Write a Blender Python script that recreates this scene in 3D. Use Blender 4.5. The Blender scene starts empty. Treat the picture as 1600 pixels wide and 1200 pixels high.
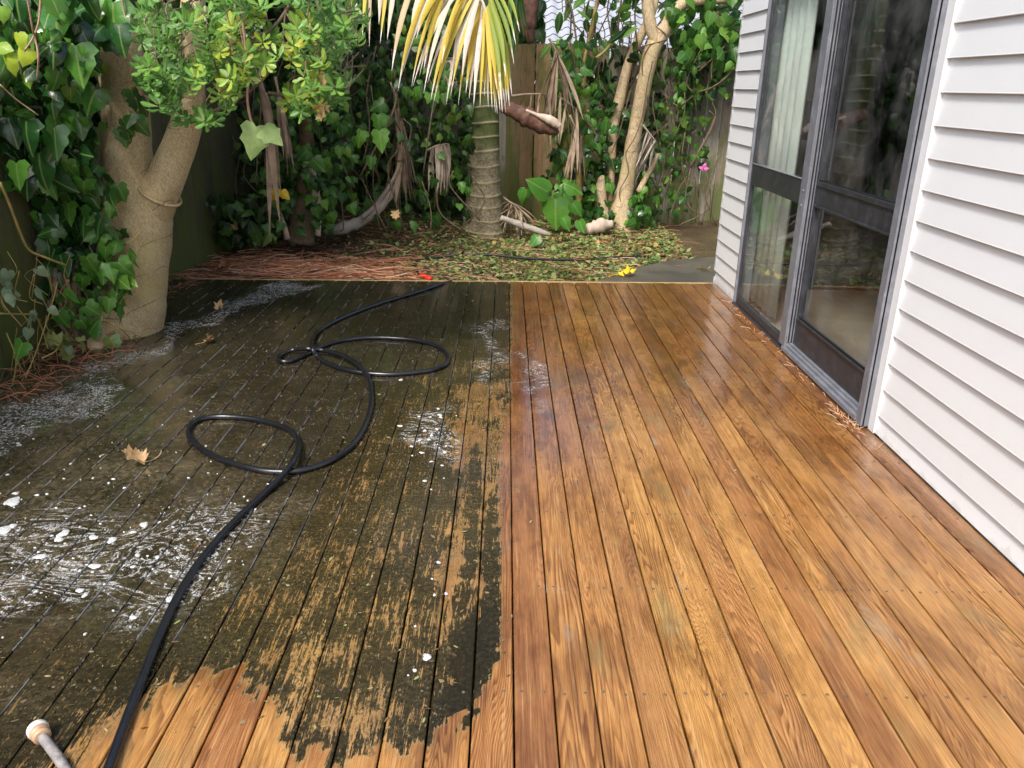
import bpy, math, random
import numpy as np
from mathutils import Vector, Matrix
random.seed(7); rg = np.random.default_rng(7)
S = bpy.context.scene
C = S.collection
R_ = math.radians

# ------------------------------------------------------------ camera
F = 1257.0; H = 1.35
def nrm(v): v = np.array(v, float); return v/np.linalg.norm(v)
_y = nrm([-8., 467., -F]); _z = -nrm([-73., -3385., -F]); _z = nrm(_z-_y*(_z@_y)); _x = np.cross(_y, _z)
RW = np.stack([_x, _y, _z])
cd = bpy.data.cameras.new('camera'); cam = bpy.data.objects.new('camera', cd); C.objects.link(cam)
cam.matrix_world = Matrix.Translation((0, 0, H)) @ Matrix([list(r) for r in RW]).to_4x4()
cd.sensor_width = 36; cd.lens = 36*F/1600; cd.clip_end = 500; cd.clip_start = .02
S.camera = cam
# ------------------------------------------------------------ sky, sun, exposure
SUN_EL, SUN_AZ = 50, 208      # azimuth clockwise from +Y
w = bpy.data.worlds.new('World'); S.world = w; w.use_nodes = True
nt = w.node_tree; bg = nt.nodes['Background']
sk = nt.nodes.new('ShaderNodeTexSky'); sk.sky_type = 'NISHITA'; sk.sun_disc = False
sk.sun_elevation = R_(SUN_EL); sk.sun_rotation = R_(SUN_AZ); sk.dust_density = 4; sk.air_density = 1.0; sk.ozone_density = .6
nt.links.new(sk.outputs[0], bg.inputs[0]); bg.inputs[1].default_value = .115
ld = bpy.data.lights.new('sun', 'SUN'); ld.energy = 1.5; ld.angle = R_(10); ld.color = (1, .97, .93)
sun = bpy.data.objects.new('sun', ld); C.objects.link(sun)
az = R_(SUN_AZ); el = R_(SUN_EL)
sd = Vector((math.sin(az)*math.cos(el), math.cos(az)*math.cos(el), math.sin(el)))
sun.rotation_euler = sd.to_track_quat('Z', 'Y').to_euler()
S.view_settings.view_transform = 'Standard'; S.view_settings.look = 'None'
S.view_settings.exposure = 1.27; S.view_settings.gamma = 1
S.render.engine = 'CYCLES'
S.cycles.max_bounces = 8; S.cycles.transparent_max_bounces = 12

# ------------------------------------------------------------ pixel helpers (photo pixels -> points in the world)
def ray(px, py): return RW @ np.array([(px-800)/F, -(py-600)/F, -1.])
def G(px, py, z=0.):
    r = ray(px, py); t = (z-H)/r[2]; return np.array([r[0]*t, r[1]*t, z])
def A(px, py, Y):
    r = ray(px, py); t = Y/r[1]; return np.array([r[0]*t, Y, H+r[2]*t])
GZ = -.10     # ground level

# ------------------------------------------------------------ node helper
class NM:
    def __init__(s, name):
        s.m = bpy.data.materials.new(name); s.m.use_nodes = True; s.t = s.m.node_tree
        s.b = s.t.nodes['Principled BSDF']; s.out = s.t.nodes['Material Output']
    def n(s, t, **k):
        x = s.t.nodes.new(t)
        for a, v in k.items(): setattr(x, a, v)
        return x
    def put(s, sock, v):
        if isinstance(v, bpy.types.NodeSocket): s.t.links.new(v, sock)
        elif isinstance(v, (tuple, list)) and len(v) == 3 and sock.type == 'RGBA': sock.default_value = (*v, 1)
        else: sock.default_value = v
    def ma(s, op, a, b=0., c=0., clamp=False):
        x = s.n('ShaderNodeMath', operation=op, use_clamp=clamp)
        s.put(x.inputs[0], a); s.put(x.inputs[1], b)
        if len(x.inputs) > 2: s.put(x.inputs[2], c)
        return x.outputs[0]
    def mix(s, f, a, b, mode='MIX'):
        x = s.n('ShaderNodeMix', data_type='RGBA', blend_type=mode); s.put(x.inputs[0], f); s.put(x.inputs[6], a); s.put(x.inputs[7], b)
        return x.outputs[2]
    def pos(s):
        if not hasattr(s, '_p'): s._p = s.n('ShaderNodeNewGeometry').outputs['Position']
        return s._p
    def obj(s): return s.n('ShaderNodeTexCoord').outputs['Object']
    def scale(s, v, sc, off=None):
        x = s.n('ShaderNodeMapping'); s.put(x.inputs[0], v); x.inputs[3].default_value = sc
        if off is not None: s.put(x.inputs[1], off)
        return x.outputs[0]
    def noise(s, v, sc, det=3., rough=.55, dist=0.):
        x = s.n('ShaderNodeTexNoise'); s.put(x.inputs['Vector'], v); s.put(x.inputs['Scale'], sc)
        x.inputs['Detail'].default_value = det; x.inputs['Roughness'].default_value = rough; x.inputs['Distortion'].default_value = dist
        return x.outputs[0]
    def vor(s, v, sc, feat='F1', out=0, rnd=1.):
        x = s.n('ShaderNodeTexVoronoi', feature=feat); s.put(x.inputs['Vector'], v); s.put(x.inputs['Scale'], sc)
        x.inputs['Randomness'].default_value = rnd
        return x.outputs[out]
    def at(s, name): return s.n('ShaderNodeAttribute', attribute_name=name).outputs['Fac']
    def ramp(s, f, stops, interp='LINEAR'):
        x = s.n('ShaderNodeValToRGB'); cr = x.color_ramp; cr.interpolation = interp
        while len(cr.elements) < len(stops): cr.elements.new(.5)
        for e, (p, c) in zip(cr.elements, stops):
            e.position = p; e.color = (*c, 1) if isinstance(c, tuple) else (c, c, c, 1)
        s.put(x.inputs[0], f); return x.outputs[0]
    def sm(s, v, a, b, lo=0., hi=1.):
        x = s.n('ShaderNodeMapRange', interpolation_type='SMOOTHSTEP'); s.put(x.inputs[0], v)
        s.put(x.inputs[1], a); s.put(x.inputs[2], b); s.put(x.inputs[3], lo); s.put(x.inputs[4], hi)
        return x.outputs[0]
    def comb(s, x_, y_, z_):
        x = s.n('ShaderNodeCombineXYZ'); s.put(x.inputs[0], x_); s.put(x.inputs[1], y_); s.put(x.inputs[2], z_); return x.outputs[0]
    def sep(s, v):
        x = s.n('ShaderNodeSeparateXYZ'); s.put(x.inputs[0], v); return x.outputs
    def bump(s, h, strength=.5, dist=.01, prev=None):
        x = s.n('ShaderNodeBump'); s.put(x.inputs['Height'], h); x.inputs['Strength'].default_value = strength; x.inputs['Distance'].default_value = dist
        if prev is not None: s.put(x.inputs['Normal'], prev)
        return x.outputs[0]
    def set(s, col=None, rough=None, normal=None, spec=None, metal=None):
        if col is not None: s.put(s.b.inputs['Base Color'], col)
        if rough is not None: s.put(s.b.inputs['Roughness'], rough)
        if normal is not None: s.put(s.b.inputs['Normal'], normal)
        if spec is not None: s.put(s.b.inputs['Specular IOR Level'], spec)
        if metal is not None: s.put(s.b.inputs['Metallic'], metal)
        return s.m

def leaf_mat(name, stops, rough=.35, trans=.3, vein=.25, spec=.5, blotch=None):
    m = NM(name); r = m.at('rnd'); c = m.ramp(r, stops)
    n1 = m.noise(m.pos(), 35., 2.)
    c = m.mix(m.sm(n1, .35, .7, 0., .35), c, m.mix(.5, c, (.02, .03, .01)))
    if blotch: c = m.mix(m.sm(m.noise(m.pos(), 28., 3.), .6, .68, 0., .85), c, blotch)
    lx = m.at('lx')
    c = m.mix(m.sm(lx, 0., .05, vein, 0.), c, (.45, .55, .2))
    m.set(c, m.ma('ADD', m.ma('MULTIPLY', n1, .2), rough-.1), m.bump(m.noise(m.pos(), 120., 2.), .25, .004), spec)
    tr = m.n('ShaderNodeBsdfTranslucent'); m.put(tr.inputs[0], c)
    mx = m.n('ShaderNodeMixShader'); mx.inputs[0].default_value = trans
    m.t.links.new(m.b.outputs[0], mx.inputs[1]); m.t.links.new(tr.outputs[0], mx.inputs[2]); m.t.links.new(mx.outputs[0], m.out.inputs[0])
    return m.m
def plain(name, col, rough=.5, var=.25, sc=20., metal=0., bumps=.2, bsc=60., spec=.5):
    m = NM(name); n1 = m.noise(m.pos(), sc, 4.)
    c = m.mix(m.sm(n1, .3, .7, 0., var), col, tuple(x*.35 for x in col))
    return m.set(c, m.ma('ADD', m.ma('MULTIPLY', n1, .2), rough-.1), m.bump(m.noise(m.pos(), bsc, 4.), bumps, .004), spec, metal)

# ------------------------------------------------------------ object helpers
def tag(o, label=None, cat=None, group=None, kind=None):
    if label: o['label'] = label
    if cat: o['category'] = cat
    if group: o['group'] = group
    if kind: o['kind'] = kind
    return o
def empty(name, loc, label, cat, group=None):
    o = bpy.data.objects.new(name, None); C.objects.link(o); o.location = tuple(float(v) for v in loc); o.empty_display_size = .1
    tag(o, label, cat, group); return o
def link(name, me, mat, parent=None, smooth=False):
    if mat is not None: me.materials.append(mat)
    o = bpy.data.objects.new(name, me); C.objects.link(o)
    if parent is not None:
        o.parent = parent
        # geometry is authored in world coordinates: shift it by the parents' offsets
        off = Vector((0, 0, 0)); p = parent
        while p is not None: off += p.location; p = p.parent
        me.transform(Matrix.Translation(-off))
    if smooth: me.polygons.foreach_set('use_smooth', [True]*len(me.polygons))
    return o
class MB:
    def __init__(s): s.v = []; s.f = []; s.r = []; s.l = []; s.sf = True
    def add(s, vs, fs, r=0., l=None):
        o = len(s.v); s.v += [tuple(float(c) for c in v) for v in vs]; s.f += [tuple(i+o for i in f) for f in fs]
        s.r += [r]*len(vs); s.l += list(l) if l is not None else [1.]*len(vs)
    def box(s, x0, x1, y0, y1, z0, z1, r=0.):
        v = [(x, y, z) for x in (x0, x1) for y in (y0, y1) for z in (z0, z1)]
        s.add(v, [(0, 1, 3, 2), (4, 6, 7, 5), (0, 4, 5, 1), (2, 3, 7, 6), (0, 2, 6, 4), (1, 5, 7, 3)], r)
    def tube(s, pts, rad, n=8, r=0., cap=True, l=None, wob=0.):
        pts = [np.array(p, float) for p in pts]; N = len(pts)
        if not hasattr(rad, '__len__'): rad = [rad]*N
        up = np.array([0, 0, 1.]) if abs(nrm(pts[1]-pts[0])[2]) < .9 else np.array([0, 1., 0])
        vs = []; prev = None
        for i, p in enumerate(pts):
            t = nrm(pts[min(i+1, N-1)]-pts[max(i-1, 0)])
            a = up if prev is None else prev
            a = nrm(a-t*(a@t)); b = np.cross(t, a); prev = a
            for k in range(n):
                an = 2*math.pi*k/n
                q = rad[i]*(1+wob*math.sin(3*an+i*.9)*.5+wob*random.uniform(-.5, .5))
                vs.append(p+q*(math.cos(an)*a+math.sin(an)*b))
        fs = [(i*n+k, i*n+(k+1) % n, (i+1)*n+(k+1) % n, (i+1)*n+k) for i in range(N-1) for k in range(n)]
        if cap: fs += [tuple(range(n))[::-1], tuple((N-1)*n+k for k in range(n))]
        s.add(vs, fs, r, None if l is None else [x for x in l for _ in range(n)])
    def strip(s, p0, d, L, w, droop=.5, seg=7, r=0., twist=0., curl=0., point=.15):
        """a folded, tapering ribbon (palm leaflet) bending under gravity"""
        p = np.array(p0, float); d = nrm(d); st = L/seg; vs = []; ls = []
        side0 = np.cross(d, [0, 0, 1.]); 
        if np.linalg.norm(side0) < .2: side0 = np.array([1., 0, 0])*random.choice((-1, 1))+.4*rg.normal(size=3)
        side0 = nrm(side0-d*(side0@d))
        for i in range(seg+1):
            t = i/seg; ww = w*(.55+.45*min(1, t*4))*(1 if t < .6 else max(point*.3, 1-(t-.6)/.4))
            sd_ = nrm(side0-d*(side0@d)); up = np.cross(sd_, d); a = twist*t
            sv = sd_*math.cos(a)+up*math.sin(a); uv = np.cross(sv, d)
            vs += [p-sv*ww/2+uv*ww*.18, p, p+sv*ww/2+uv*ww*.18]; ls += [t]*3
            d = nrm(d+np.array([curl*st, 0, -droop*st])); p = p+d*st
        fs = []
        for i in range(seg):
            for k in (0, 1): fs.append((3*i+k, 3*i+k+1, 3*i+k+4, 3*i+k+3))
        s.add(vs, fs, r, ls)
    def build(s, name, mat, parent=None, smooth=True):
        me = bpy.data.meshes.new(name); me.from_pydata(s.v, [], s.f)
        for nme, arr in (('rnd', s.r), ('lx', s.l)):
            a = me.attributes.new(nme, 'FLOAT', 'POINT'); a.data.foreach_set('value', np.array(arr, np.float32))
        me.update()
        return link(name, me, mat, parent, smooth)
def cr(pts, n=6):
    """Catmull-Rom through points"""
    P = [np.array(p, float) for p in pts]; P = [2*P[0]-P[1]]+P+[2*P[-1]-P[-2]]; out = []
    for i in range(1, len(P)-2):
        for k in range(n):
            t = k/n; a, b, c, d = P[i-1:i+3]
            out.append(.5*((2*b)+(-a+c)*t+(2*a-5*b+4*c-d)*t*t+(-a+3*b-3*c+d)*t**3))
    out.append(P[-2]); return out
def bevelbox(mb, *a): mb.box(*a)

# ---- leaf templates: (verts(x,y,z), faces); y runs from stalk to tip
def mk_leaf(outline, mid, fold=.22, bend=.18, wave=0.):
    k = len(outline); V = [(0, m, 0) for m in mid]; F_ = []
    for sgn in (1, -1):
        b = len(V)
        for i, (x, y) in enumerate(outline): V.append((sgn*x, y, 0))
        # connect outline to nearest midrib indices
        for i in range(k-1):
            m0 = min(range(len(mid)), key=lambda j: abs(mid[j]-outline[i][1])); m1 = min(range(len(mid)), key=lambda j: abs(mid[j]-outline[i+1][1]))
            q = [m0, b+i, b+i+1, m1] if m0 != m1 else [m0, b+i, b+i+1]
            F_.append(tuple(q if sgn > 0 else q[::-1]))
    out = []
    for i, (x, y, z) in enumerate(V): out.append((x, y, -fold*abs(x)-bend*y*y+wave*math.sin(y*9+x*5)*abs(x)))
    return np.array(out), F_
IVY = mk_leaf([(.10, -.10), (.32, -.14), (.48, .06), (.38, .22), (.44, .42), (.26, .58), (.15, .80), (.001, 1.)], [0, .28, .58, .84], .32, .28, .2)
HEART = mk_leaf([(.12, -.12), (.34, -.10), (.46, .12), (.44, .36), (.30, .62), (.13, .84), (.001, 1.)], [0, .25, .55, .82], .34, .32, .16)
OBO = mk_leaf([(.03, .02), (.10, .25), (.19, .55), (.20, .74), (.12, .92), (.001, 1.)], [0, .3, .6, .85], .3, -.1)
LANCE = mk_leaf([(.05, .02), (.16, .2), (.2, .42), (.15, .7), (.001, 1.)], [0, .3, .65], .3, .25)
DRY = mk_leaf([(.1, -.05), (.4, -.08), (.32, .2), (.55, .35), (.3, .5), (.33, .72), (.1, .8), (.001, 1.)], [0, .25, .55, .82], -.5, -.5, .5)

def leaves(name, tmpl, pos, d, n, size, mat, parent, rnd=None, top=None):
    V, Fc = tmpl; pos = np.asarray(pos, float); N = len(pos); k = len(V)
    d = np.asarray(d, float); d = d/np.linalg.norm(d, axis=1, keepdims=True)
    n = np.asarray(n, float); n = n-d*np.sum(n*d, 1, keepdims=True); n = n/np.linalg.norm(n, axis=1, keepdims=True)
    r = np.cross(d, n); size = np.asarray(size, float).reshape(N, 1, 1)
    bend = rg.uniform(.4, 1.8, (N, 1, 1)); wid = rg.uniform(.85, 1.12, (N, 1, 1))
    P = pos[:, None, :]+size*(V[None, :, 0:1]*wid*r[:, None, :]+V[None, :, 1:2]*d[:, None, :]+bend*V[None, :, 2:3]*n[:, None, :])
    off = Vector((0, 0, 0)); p = parent
    while p is not None: off += p.location; p = p.parent
    P = P.reshape(-1, 3)-np.array(off)
    me = bpy.data.meshes.new(name); nv = N*k
    tl = np.array([i for f in Fc for i in f]); ls = np.array([len(f) for f in Fc])
    L = (np.arange(N)[:, None]*k+tl[None]).ravel(); tot = np.tile(ls, N); st = np.concatenate([[0], np.cumsum(tot)[:-1]])
    me.vertices.add(nv); me.vertices.foreach_set('co', P.astype(np.float32).ravel())
    me.loops.add(len(L)); me.loops.foreach_set('vertex_index', L.astype(np.int32))
    me.polygons.add(len(tot)); me.polygons.foreach_set('loop_start', st.astype(np.int32))
    me.polygons.foreach_set('use_smooth', np.ones(len(tot), bool))
    me.update(calc_edges=True)
    if rnd is None: rnd = rg.random(N)
    a = me.attributes.new('rnd', 'FLOAT', 'POINT'); a.data.foreach_set('value', np.repeat(rnd, k).astype(np.float32))
    a = me.attributes.new('lx', 'FLOAT', 'POINT'); a.data.foreach_set('value', np.tile(np.abs(V[:, 0]), N).astype(np.float32))
    me.materials.append(mat)
    o = bpy.data.objects.new(name, me); C.objects.link(o)
    if parent is not None: o.parent = parent
    return o
def jit(v, N, s): return np.asarray(v, float)+rg.normal(size=(N, 3))*s

exec_order = None
# ============================================================ MATERIALS
def deck_material():
    m = NM('wet_decking'); p = m.pos(); X, Y, Z = m.sep(p)
    rnd = m.at('rnd'); u = m.at('u'); D = m.at('dirt'); Wt = m.at('wet'); Mu = m.at('mud'); Fo = m.at('foam'); Ol = m.at('olive')
    r100 = m.ma('MULTIPLY', rnd, 137.)
    # cathedral grain: contour lines of a stretched noise
    gv = m.comb(m.ma('MULTIPLY', X, 8.5), m.ma('MULTIPLY', Y, .75), r100)
    g = m.noise(gv, 1., 2.5, .45, .35)
    r2 = m.ma('FRACT', m.ma('MULTIPLY', rnd, 7.77))
    lines = m.ma('ADD', m.ma('MULTIPLY', g, m.ma('ADD', 32., m.ma('MULTIPLY', m.ma('FRACT', m.ma('MULTIPLY', rnd, 3.31)), 36.))), m.ma('MULTIPLY', m.ma('MULTIPLY', u, r2), 14.))
    saw = m.ma('FRACT', lines)
    ring = m.ma('MULTIPLY', m.sm(saw, .25, .88), m.sm(saw, 1., .93))
    amp = m.sm(m.noise(m.comb(m.ma('MULTIPLY', X, 5.), m.ma('MULTIPLY', Y, .8), m.ma('ADD', r100, 31.)), 1., 3.), .36, .66, .12, 1.)
    ring = m.ma('MULTIPLY', ring, amp)
    fib = m.noise(m.comb(m.ma('MULTIPLY', X, 420.), m.ma('MULTIPLY', Y, 14.), r100), 1., 3., .6)
    blot = m.noise(m.comb(m.ma('MULTIPLY', X, 9.), m.ma('MULTIPLY', Y, 3.2), r100), 1., 4., .6, .4)
    base = m.ramp(r2, [(0., (.46, .232, .070)), (.18, (.54, .29, .085)), (.36, (.37, .175, .062)), (.5, (.50, .255, .072)), (.64, (.42, .22, .075)), (.78, (.57, .32, .095)), (.9, (.43, .198, .063)), (1., (.49, .265, .085))])
    base = m.mix(m.sm(blot, .42, .68, 0., .75), base, m.mix(1., base, (.50, .43, .37), 'MULTIPLY'))
    base = m.mix(m.sm(blot, .44, .25, 0., .45), base, (.58, .34, .12))
    base = m.mix(m.ma('MULTIPLY', ring, .80), base, m.mix(1., base, (.36, .26, .19), 'MULTIPLY'))
    base = m.mix(m.sm(fib, .35, .68, 0., .7), base, m.mix(1., base, (.58, .50, .42), 'MULTIPLY'))
    stk = m.noise(m.comb(m.ma('MULTIPLY', X, 150.), m.ma('MULTIPLY', Y, 2.6), r100), 1., 4., .65, .5)
    base = m.mix(m.sm(stk, .5, .68, 0., .6), base, m.mix(1., base, (.50, .40, .32), 'MULTIPLY'))
    base = m.mix(m.sm(stk, .46, .3, 0., .25), base, (.80, .55, .27))
    # greenish/grey residue patches that belong to single boards
    gp = m.noise(m.comb(m.ma('MULTIPLY', X, 6.), m.ma('MULTIPLY', Y, 2.), m.ma('ADD', r100, 77.)), 1., 4., .6)
    base = m.mix(m.sm(gp, .56, .72, 0., .5), base, (.22, .18, .07))
    gp2 = m.noise(m.comb(m.ma('MULTIPLY', X, 9.), m.ma('MULTIPLY', Y, 2.6), m.ma('ADD', r100, 177.)), 1., 5., .65)
    base = m.mix(m.sm(gp2, .62, .73, 0., .42), base, (.33, .30, .22))
    kn = m.vor(m.comb(m.ma('MULTIPLY', X, 7.), m.ma('MULTIPLY', Y, 1.4), r100), 1.); kw = m.ma('ADD', kn, m.ma('MULTIPLY', m.noise(m.comb(m.ma('MULTIPLY', X, 60.), m.ma('MULTIPLY', Y, 20.), r100), 1., 3.), .12))
    base = m.mix(m.sm(kw, .24, .05, 0., .65), base, (.20, .11, .055))
    # wet wood is darker and redder
    wetw = m.ma('MULTIPLY', Wt, m.sm(m.noise(p, 2.6, 3.), .2, .6, .6, 1.))
    base = m.mix(wetw, base, m.mix(1., base, (.46, .34, .25), 'MULTIPLY'))
    dk = m.noise(m.comb(m.ma('MULTIPLY', X, 14.), m.ma('MULTIPLY', Y, 5.), r100), 1., 4., .6, .8)
    base = m.mix(m.ma('MULTIPLY', Wt, m.sm(dk, .52, .66, 0., .75)), base, (.075, .03, .014))
    # dirt: streaky along the boards
    s1 = m.noise(m.comb(m.ma('MULTIPLY', X, 95.), m.ma('MULTIPLY', Y, 8.), r100), 1., 6., .72, .6)
    s2 = m.noise(p, 46., 5., .7)
    s3 = m.noise(p, 5., 4., .6)
    th = m.ma('ADD', m.ma('MULTIPLY', s1, 1.5), m.ma('ADD', m.ma('MULTIPLY', s2, .5), m.ma('MULTIPLY', s3, .8)))   # centre about 1.2
    th = m.ma('ADD', th, m.ma('MULTIPLY', ring, .18))
    dm = m.sm(m.ma('ADD', th, m.ma('MULTIPLY', D, 1.)), 1.86, 1.93)
    dm = m.ma('MULTIPLY', dm, m.sm(D, .02, .18))
    halo = m.ma('MULTIPLY', m.sm(m.ma('ADD', th, m.ma('MULTIPLY', D, 1.)), 1.38, 1.88), m.sm(D, .02, .4))
    c2 = m.noise(p, 22., 5., .7, .5)
    film = m.mix(m.sm(c2, .3, .7), (.19, .135, .035), (.36, .235, .10))
    base = m.mix(m.ma('MULTIPLY', halo, .55), base, film)
    dirt = m.ramp(m.ma('ADD', m.ma('MULTIPLY', Ol, .25), m.ma('SUBTRACT', m.noise(p, 75., 5., .75), .22)),
                  [(0., (.006, .006, .004)), (.3, (.018, .015, .008)), (.5, (.055, .042, .016)), (.72, (.15, .11, .035)), (1., (.27, .19, .08))])
    base = m.mix(dm, base, dirt)
    # silt film
    n4 = m.noise(p, 3.2, 4., .6, .5)
    fk = m.noise(m.comb(m.ma('MULTIPLY', X, 230.), m.ma('MULTIPLY', Y, 70.), r100), 1., 4., .7)
    fk2 = m.noise(p, 14., 3.)
    base = m.mix(m.ma('MULTIPLY', m.sm(m.ma('ADD', fk, m.ma('MULTIPLY', fk2, .4)), .72, .78), m.sm(D, .1, .5, 0., .8)), base, (.022, .018, .008))
    base = m.mix(m.ma('MULTIPLY', m.sm(m.ma('SUBTRACT', fk, m.ma('MULTIPLY', fk2, .3)), .46, .52), m.ma('MULTIPLY', m.sm(D, .1, .4, 0., .55), m.sm(D, 1.1, .8))), base, (.36, .27, .13))
    mud = m.mix(m.sm(n4, .35, .65), (.105, .080, .042), (.20, .165, .10))
    mudf = m.ma('MULTIPLY', Mu, m.sm(m.ma('ADD', s2, m.ma('MULTIPLY', s3, .6)), .95, .6))
    base = m.mix(mudf, base, mud)
    # foam: specks, flecks and lines caught in the joints
    f1 = m.noise(m.comb(m.ma('MULTIPLY', X, 150.), m.ma('MULTIPLY', Y, 75.), 0.), 1., 3., .65, .8)
    f2 = m.noise(p, 7., 3., .6)
    fth = m.ma('ADD', m.ma('MULTIPLY', f1, 1.), m.ma('MULTIPLY', f2, .5))
    fm = m.ma('MULTIPLY', m.sm(m.ma('ADD', fth, m.ma('MULTIPLY', Fo, .27)), 1.08, 1.13), m.sm(Fo, .03, .15))
    # seams
    ea = m.ma('ABSOLUTE', u); seam = m.sm(ea, .478, .49)
    fs = m.ma('MULTIPLY', seam, m.sm(m.noise(m.comb(r100, m.ma('MULTIPLY', Y, 5.), 0.), 1., 5., .75), .50, .56))
    fs = m.ma('MULTIPLY', fs, m.sm(m.ma('MULTIPLY', Fo, 1.), .08, .3))
    fm = m.ma('MAXIMUM', fm, m.ma('MULTIPLY', fs, .5))
    # marbled foam swirls
    sw = m.noise(m.scale(p, (3.2, 5.5, 1)), 1., 6., .62, 2.6)
    swl = m.sm(m.ma('ABSOLUTE', m.ma('SUBTRACT', m.ma('FRACT', m.ma('MULTIPLY', sw, 7.)), .5)), .11, .03)
    swl = m.ma('MULTIPLY', swl, m.sm(m.ma('MULTIPLY', Fo, m.ma('ADD', .5, f1)), .5, .66))
    swl = m.ma('MULTIPLY', swl, m.sm(f1, .42, .55))
    fm = m.ma('MAXIMUM', fm, m.ma('MULTIPLY', swl, 1.))
    film2 = m.sm(m.ma('ABSOLUTE', m.ma('SUBTRACT', m.ma('FRACT', m.ma('MULTIPLY', sw, 7.)), .5)), .30, .05)
    film2 = m.ma('MULTIPLY', m.ma('MULTIPLY', film2, m.sm(Fo, .35, .75, 0., .34)), m.sm(f1, .3, .6))
    base = m.mix(film2, base, (.50, .51, .50))
    base = m.mix(m.ma('MULTIPLY', fm, .85), base, (.58, .59, .60))
    # gloss
    rg1 = m.noise(p, 3.5, 3., .6)
    rgh = m.ma('ADD', m.ma('MULTIPLY', m.ma('SUBTRACT', 1., Wt), .30), m.ma('ADD', .06, m.ma('MULTIPLY', m.sm(rg1, .4, .65), .13)))
    rgh = m.ma('ADD', rgh, m.ma('MULTIPLY', fm, .25))
    hb = m.ma('SUBTRACT', m.ma('MULTIPLY', s2, .5), m.ma('MULTIPLY', ring, .35))
    hb = m.ma('ADD', hb, m.ma('MULTIPLY', fib, .35))
    hb = m.ma('ADD', hb, m.ma('MULTIPLY', m.ma('MULTIPLY', dm, s1), .5))
    nb = m.bump(m.ma('MULTIPLY', hb, m.ma('SUBTRACT', 1., m.ma('MULTIPLY', m.ma('MAXIMUM', Mu, m.ma('MULTIPLY', Wt, .6)), .85))), .4, .0035)
    nb = m.bump(m.noise(m.comb(m.ma('MULTIPLY', X, 11.), m.ma('MULTIPLY', Y, 4.), r100), 1., 2.), .25, .006, nb)
    m.b.inputs['Coat Weight'].default_value = .0
    m.put(m.b.inputs['Coat Weight'], m.ma('MULTIPLY', m.ma('MULTIPLY', Wt, m.sm(rg1, .30, .55, .35, 1.)), m.ma('SUBTRACT', 1., m.ma('MULTIPLY', dm, m.sm(Mu, .6, .1, 0., .55))))); m.b.inputs['Coat Roughness'].default_value = .06; m.b.inputs['Coat IOR'].default_value = 1.6
    m.put(m.b.inputs['Coat Normal'], m.bump(m.ma('ADD', m.noise(p, 38., 3.), m.ma('MULTIPLY', s2, .5)), .16, .004))
    return m.set(base, rgh, nb, m.ma('SUBTRACT', .5, m.ma('MULTIPLY', m.ma('MULTIPLY', dm, .38), m.ma('SUBTRACT', 1., Mu))))

def paling_mat(name, cols, moss=.5, dark=1.):
    m = NM(name); p = m.pos(); r = m.at('rnd'); X, Y, Z = m.sep(p)
    r100 = m.ma('MULTIPLY', r, 91.)
    hz = m.ma('ADD', X, Y)
    g = m.noise(m.comb(m.ma('MULTIPLY', hz, 22.), m.ma('MULTIPLY', Z, 1.6), r100), 1., 5., .6, 1.)
    c = m.ramp(m.ma('FRACT', m.ma('MULTIPLY', r, 3.3)), cols)
    rg_ = m.ma('FRACT', m.ma('MULTIPLY', g, 16.))
    c = m.mix(m.sm(rg_, .45, .95, 0., .55), c, m.mix(1., c, (.5, .46, .42), 'MULTIPLY'))
    kv = m.vor(m.comb(m.ma('MULTIPLY', hz, 7.), m.ma('MULTIPLY', Z, 4.), r100), 1.)
    c = m.mix(m.sm(kv, .17, .08, 0., .7), c, (.09, .06, .04)); c = m.mix(m.ma('MULTIPLY', m.sm(kv, .26, .2), m.sm(kv, .15, .19, 0., .5)), c, (.13, .09, .06))
    c = m.mix(m.sm(m.noise(m.comb(m.ma('MULTIPLY', hz, 60.), m.ma('MULTIPLY', Z, 1.), r100), 1., 3.), .5, .7, 0., .6), c, m.mix(1., c, (.55, .52, .5), 'MULTIPLY'))
    mo = m.noise(m.comb(m.ma('MULTIPLY', hz, 7.), m.ma('MULTIPLY', Z, 2.), r100), 1., 4., .6)
    lowg = m.ma('ADD', mo, m.sm(Z, .7, -.1, 0., .2))
    c = m.mix(m.sm(lowg, .60-moss*.25, .74-moss*.1, 0., .8), c, (.10*dark, .13*dark, .03*dark))
    return m.set(c, .8, m.bump(m.ma('ADD', g, m.noise(m.comb(m.ma('MULTIPLY', hz, 150.), m.ma('MULTIPLY', Z, 8.), r100), 1., 3.)), .5, .006), .25)

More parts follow.
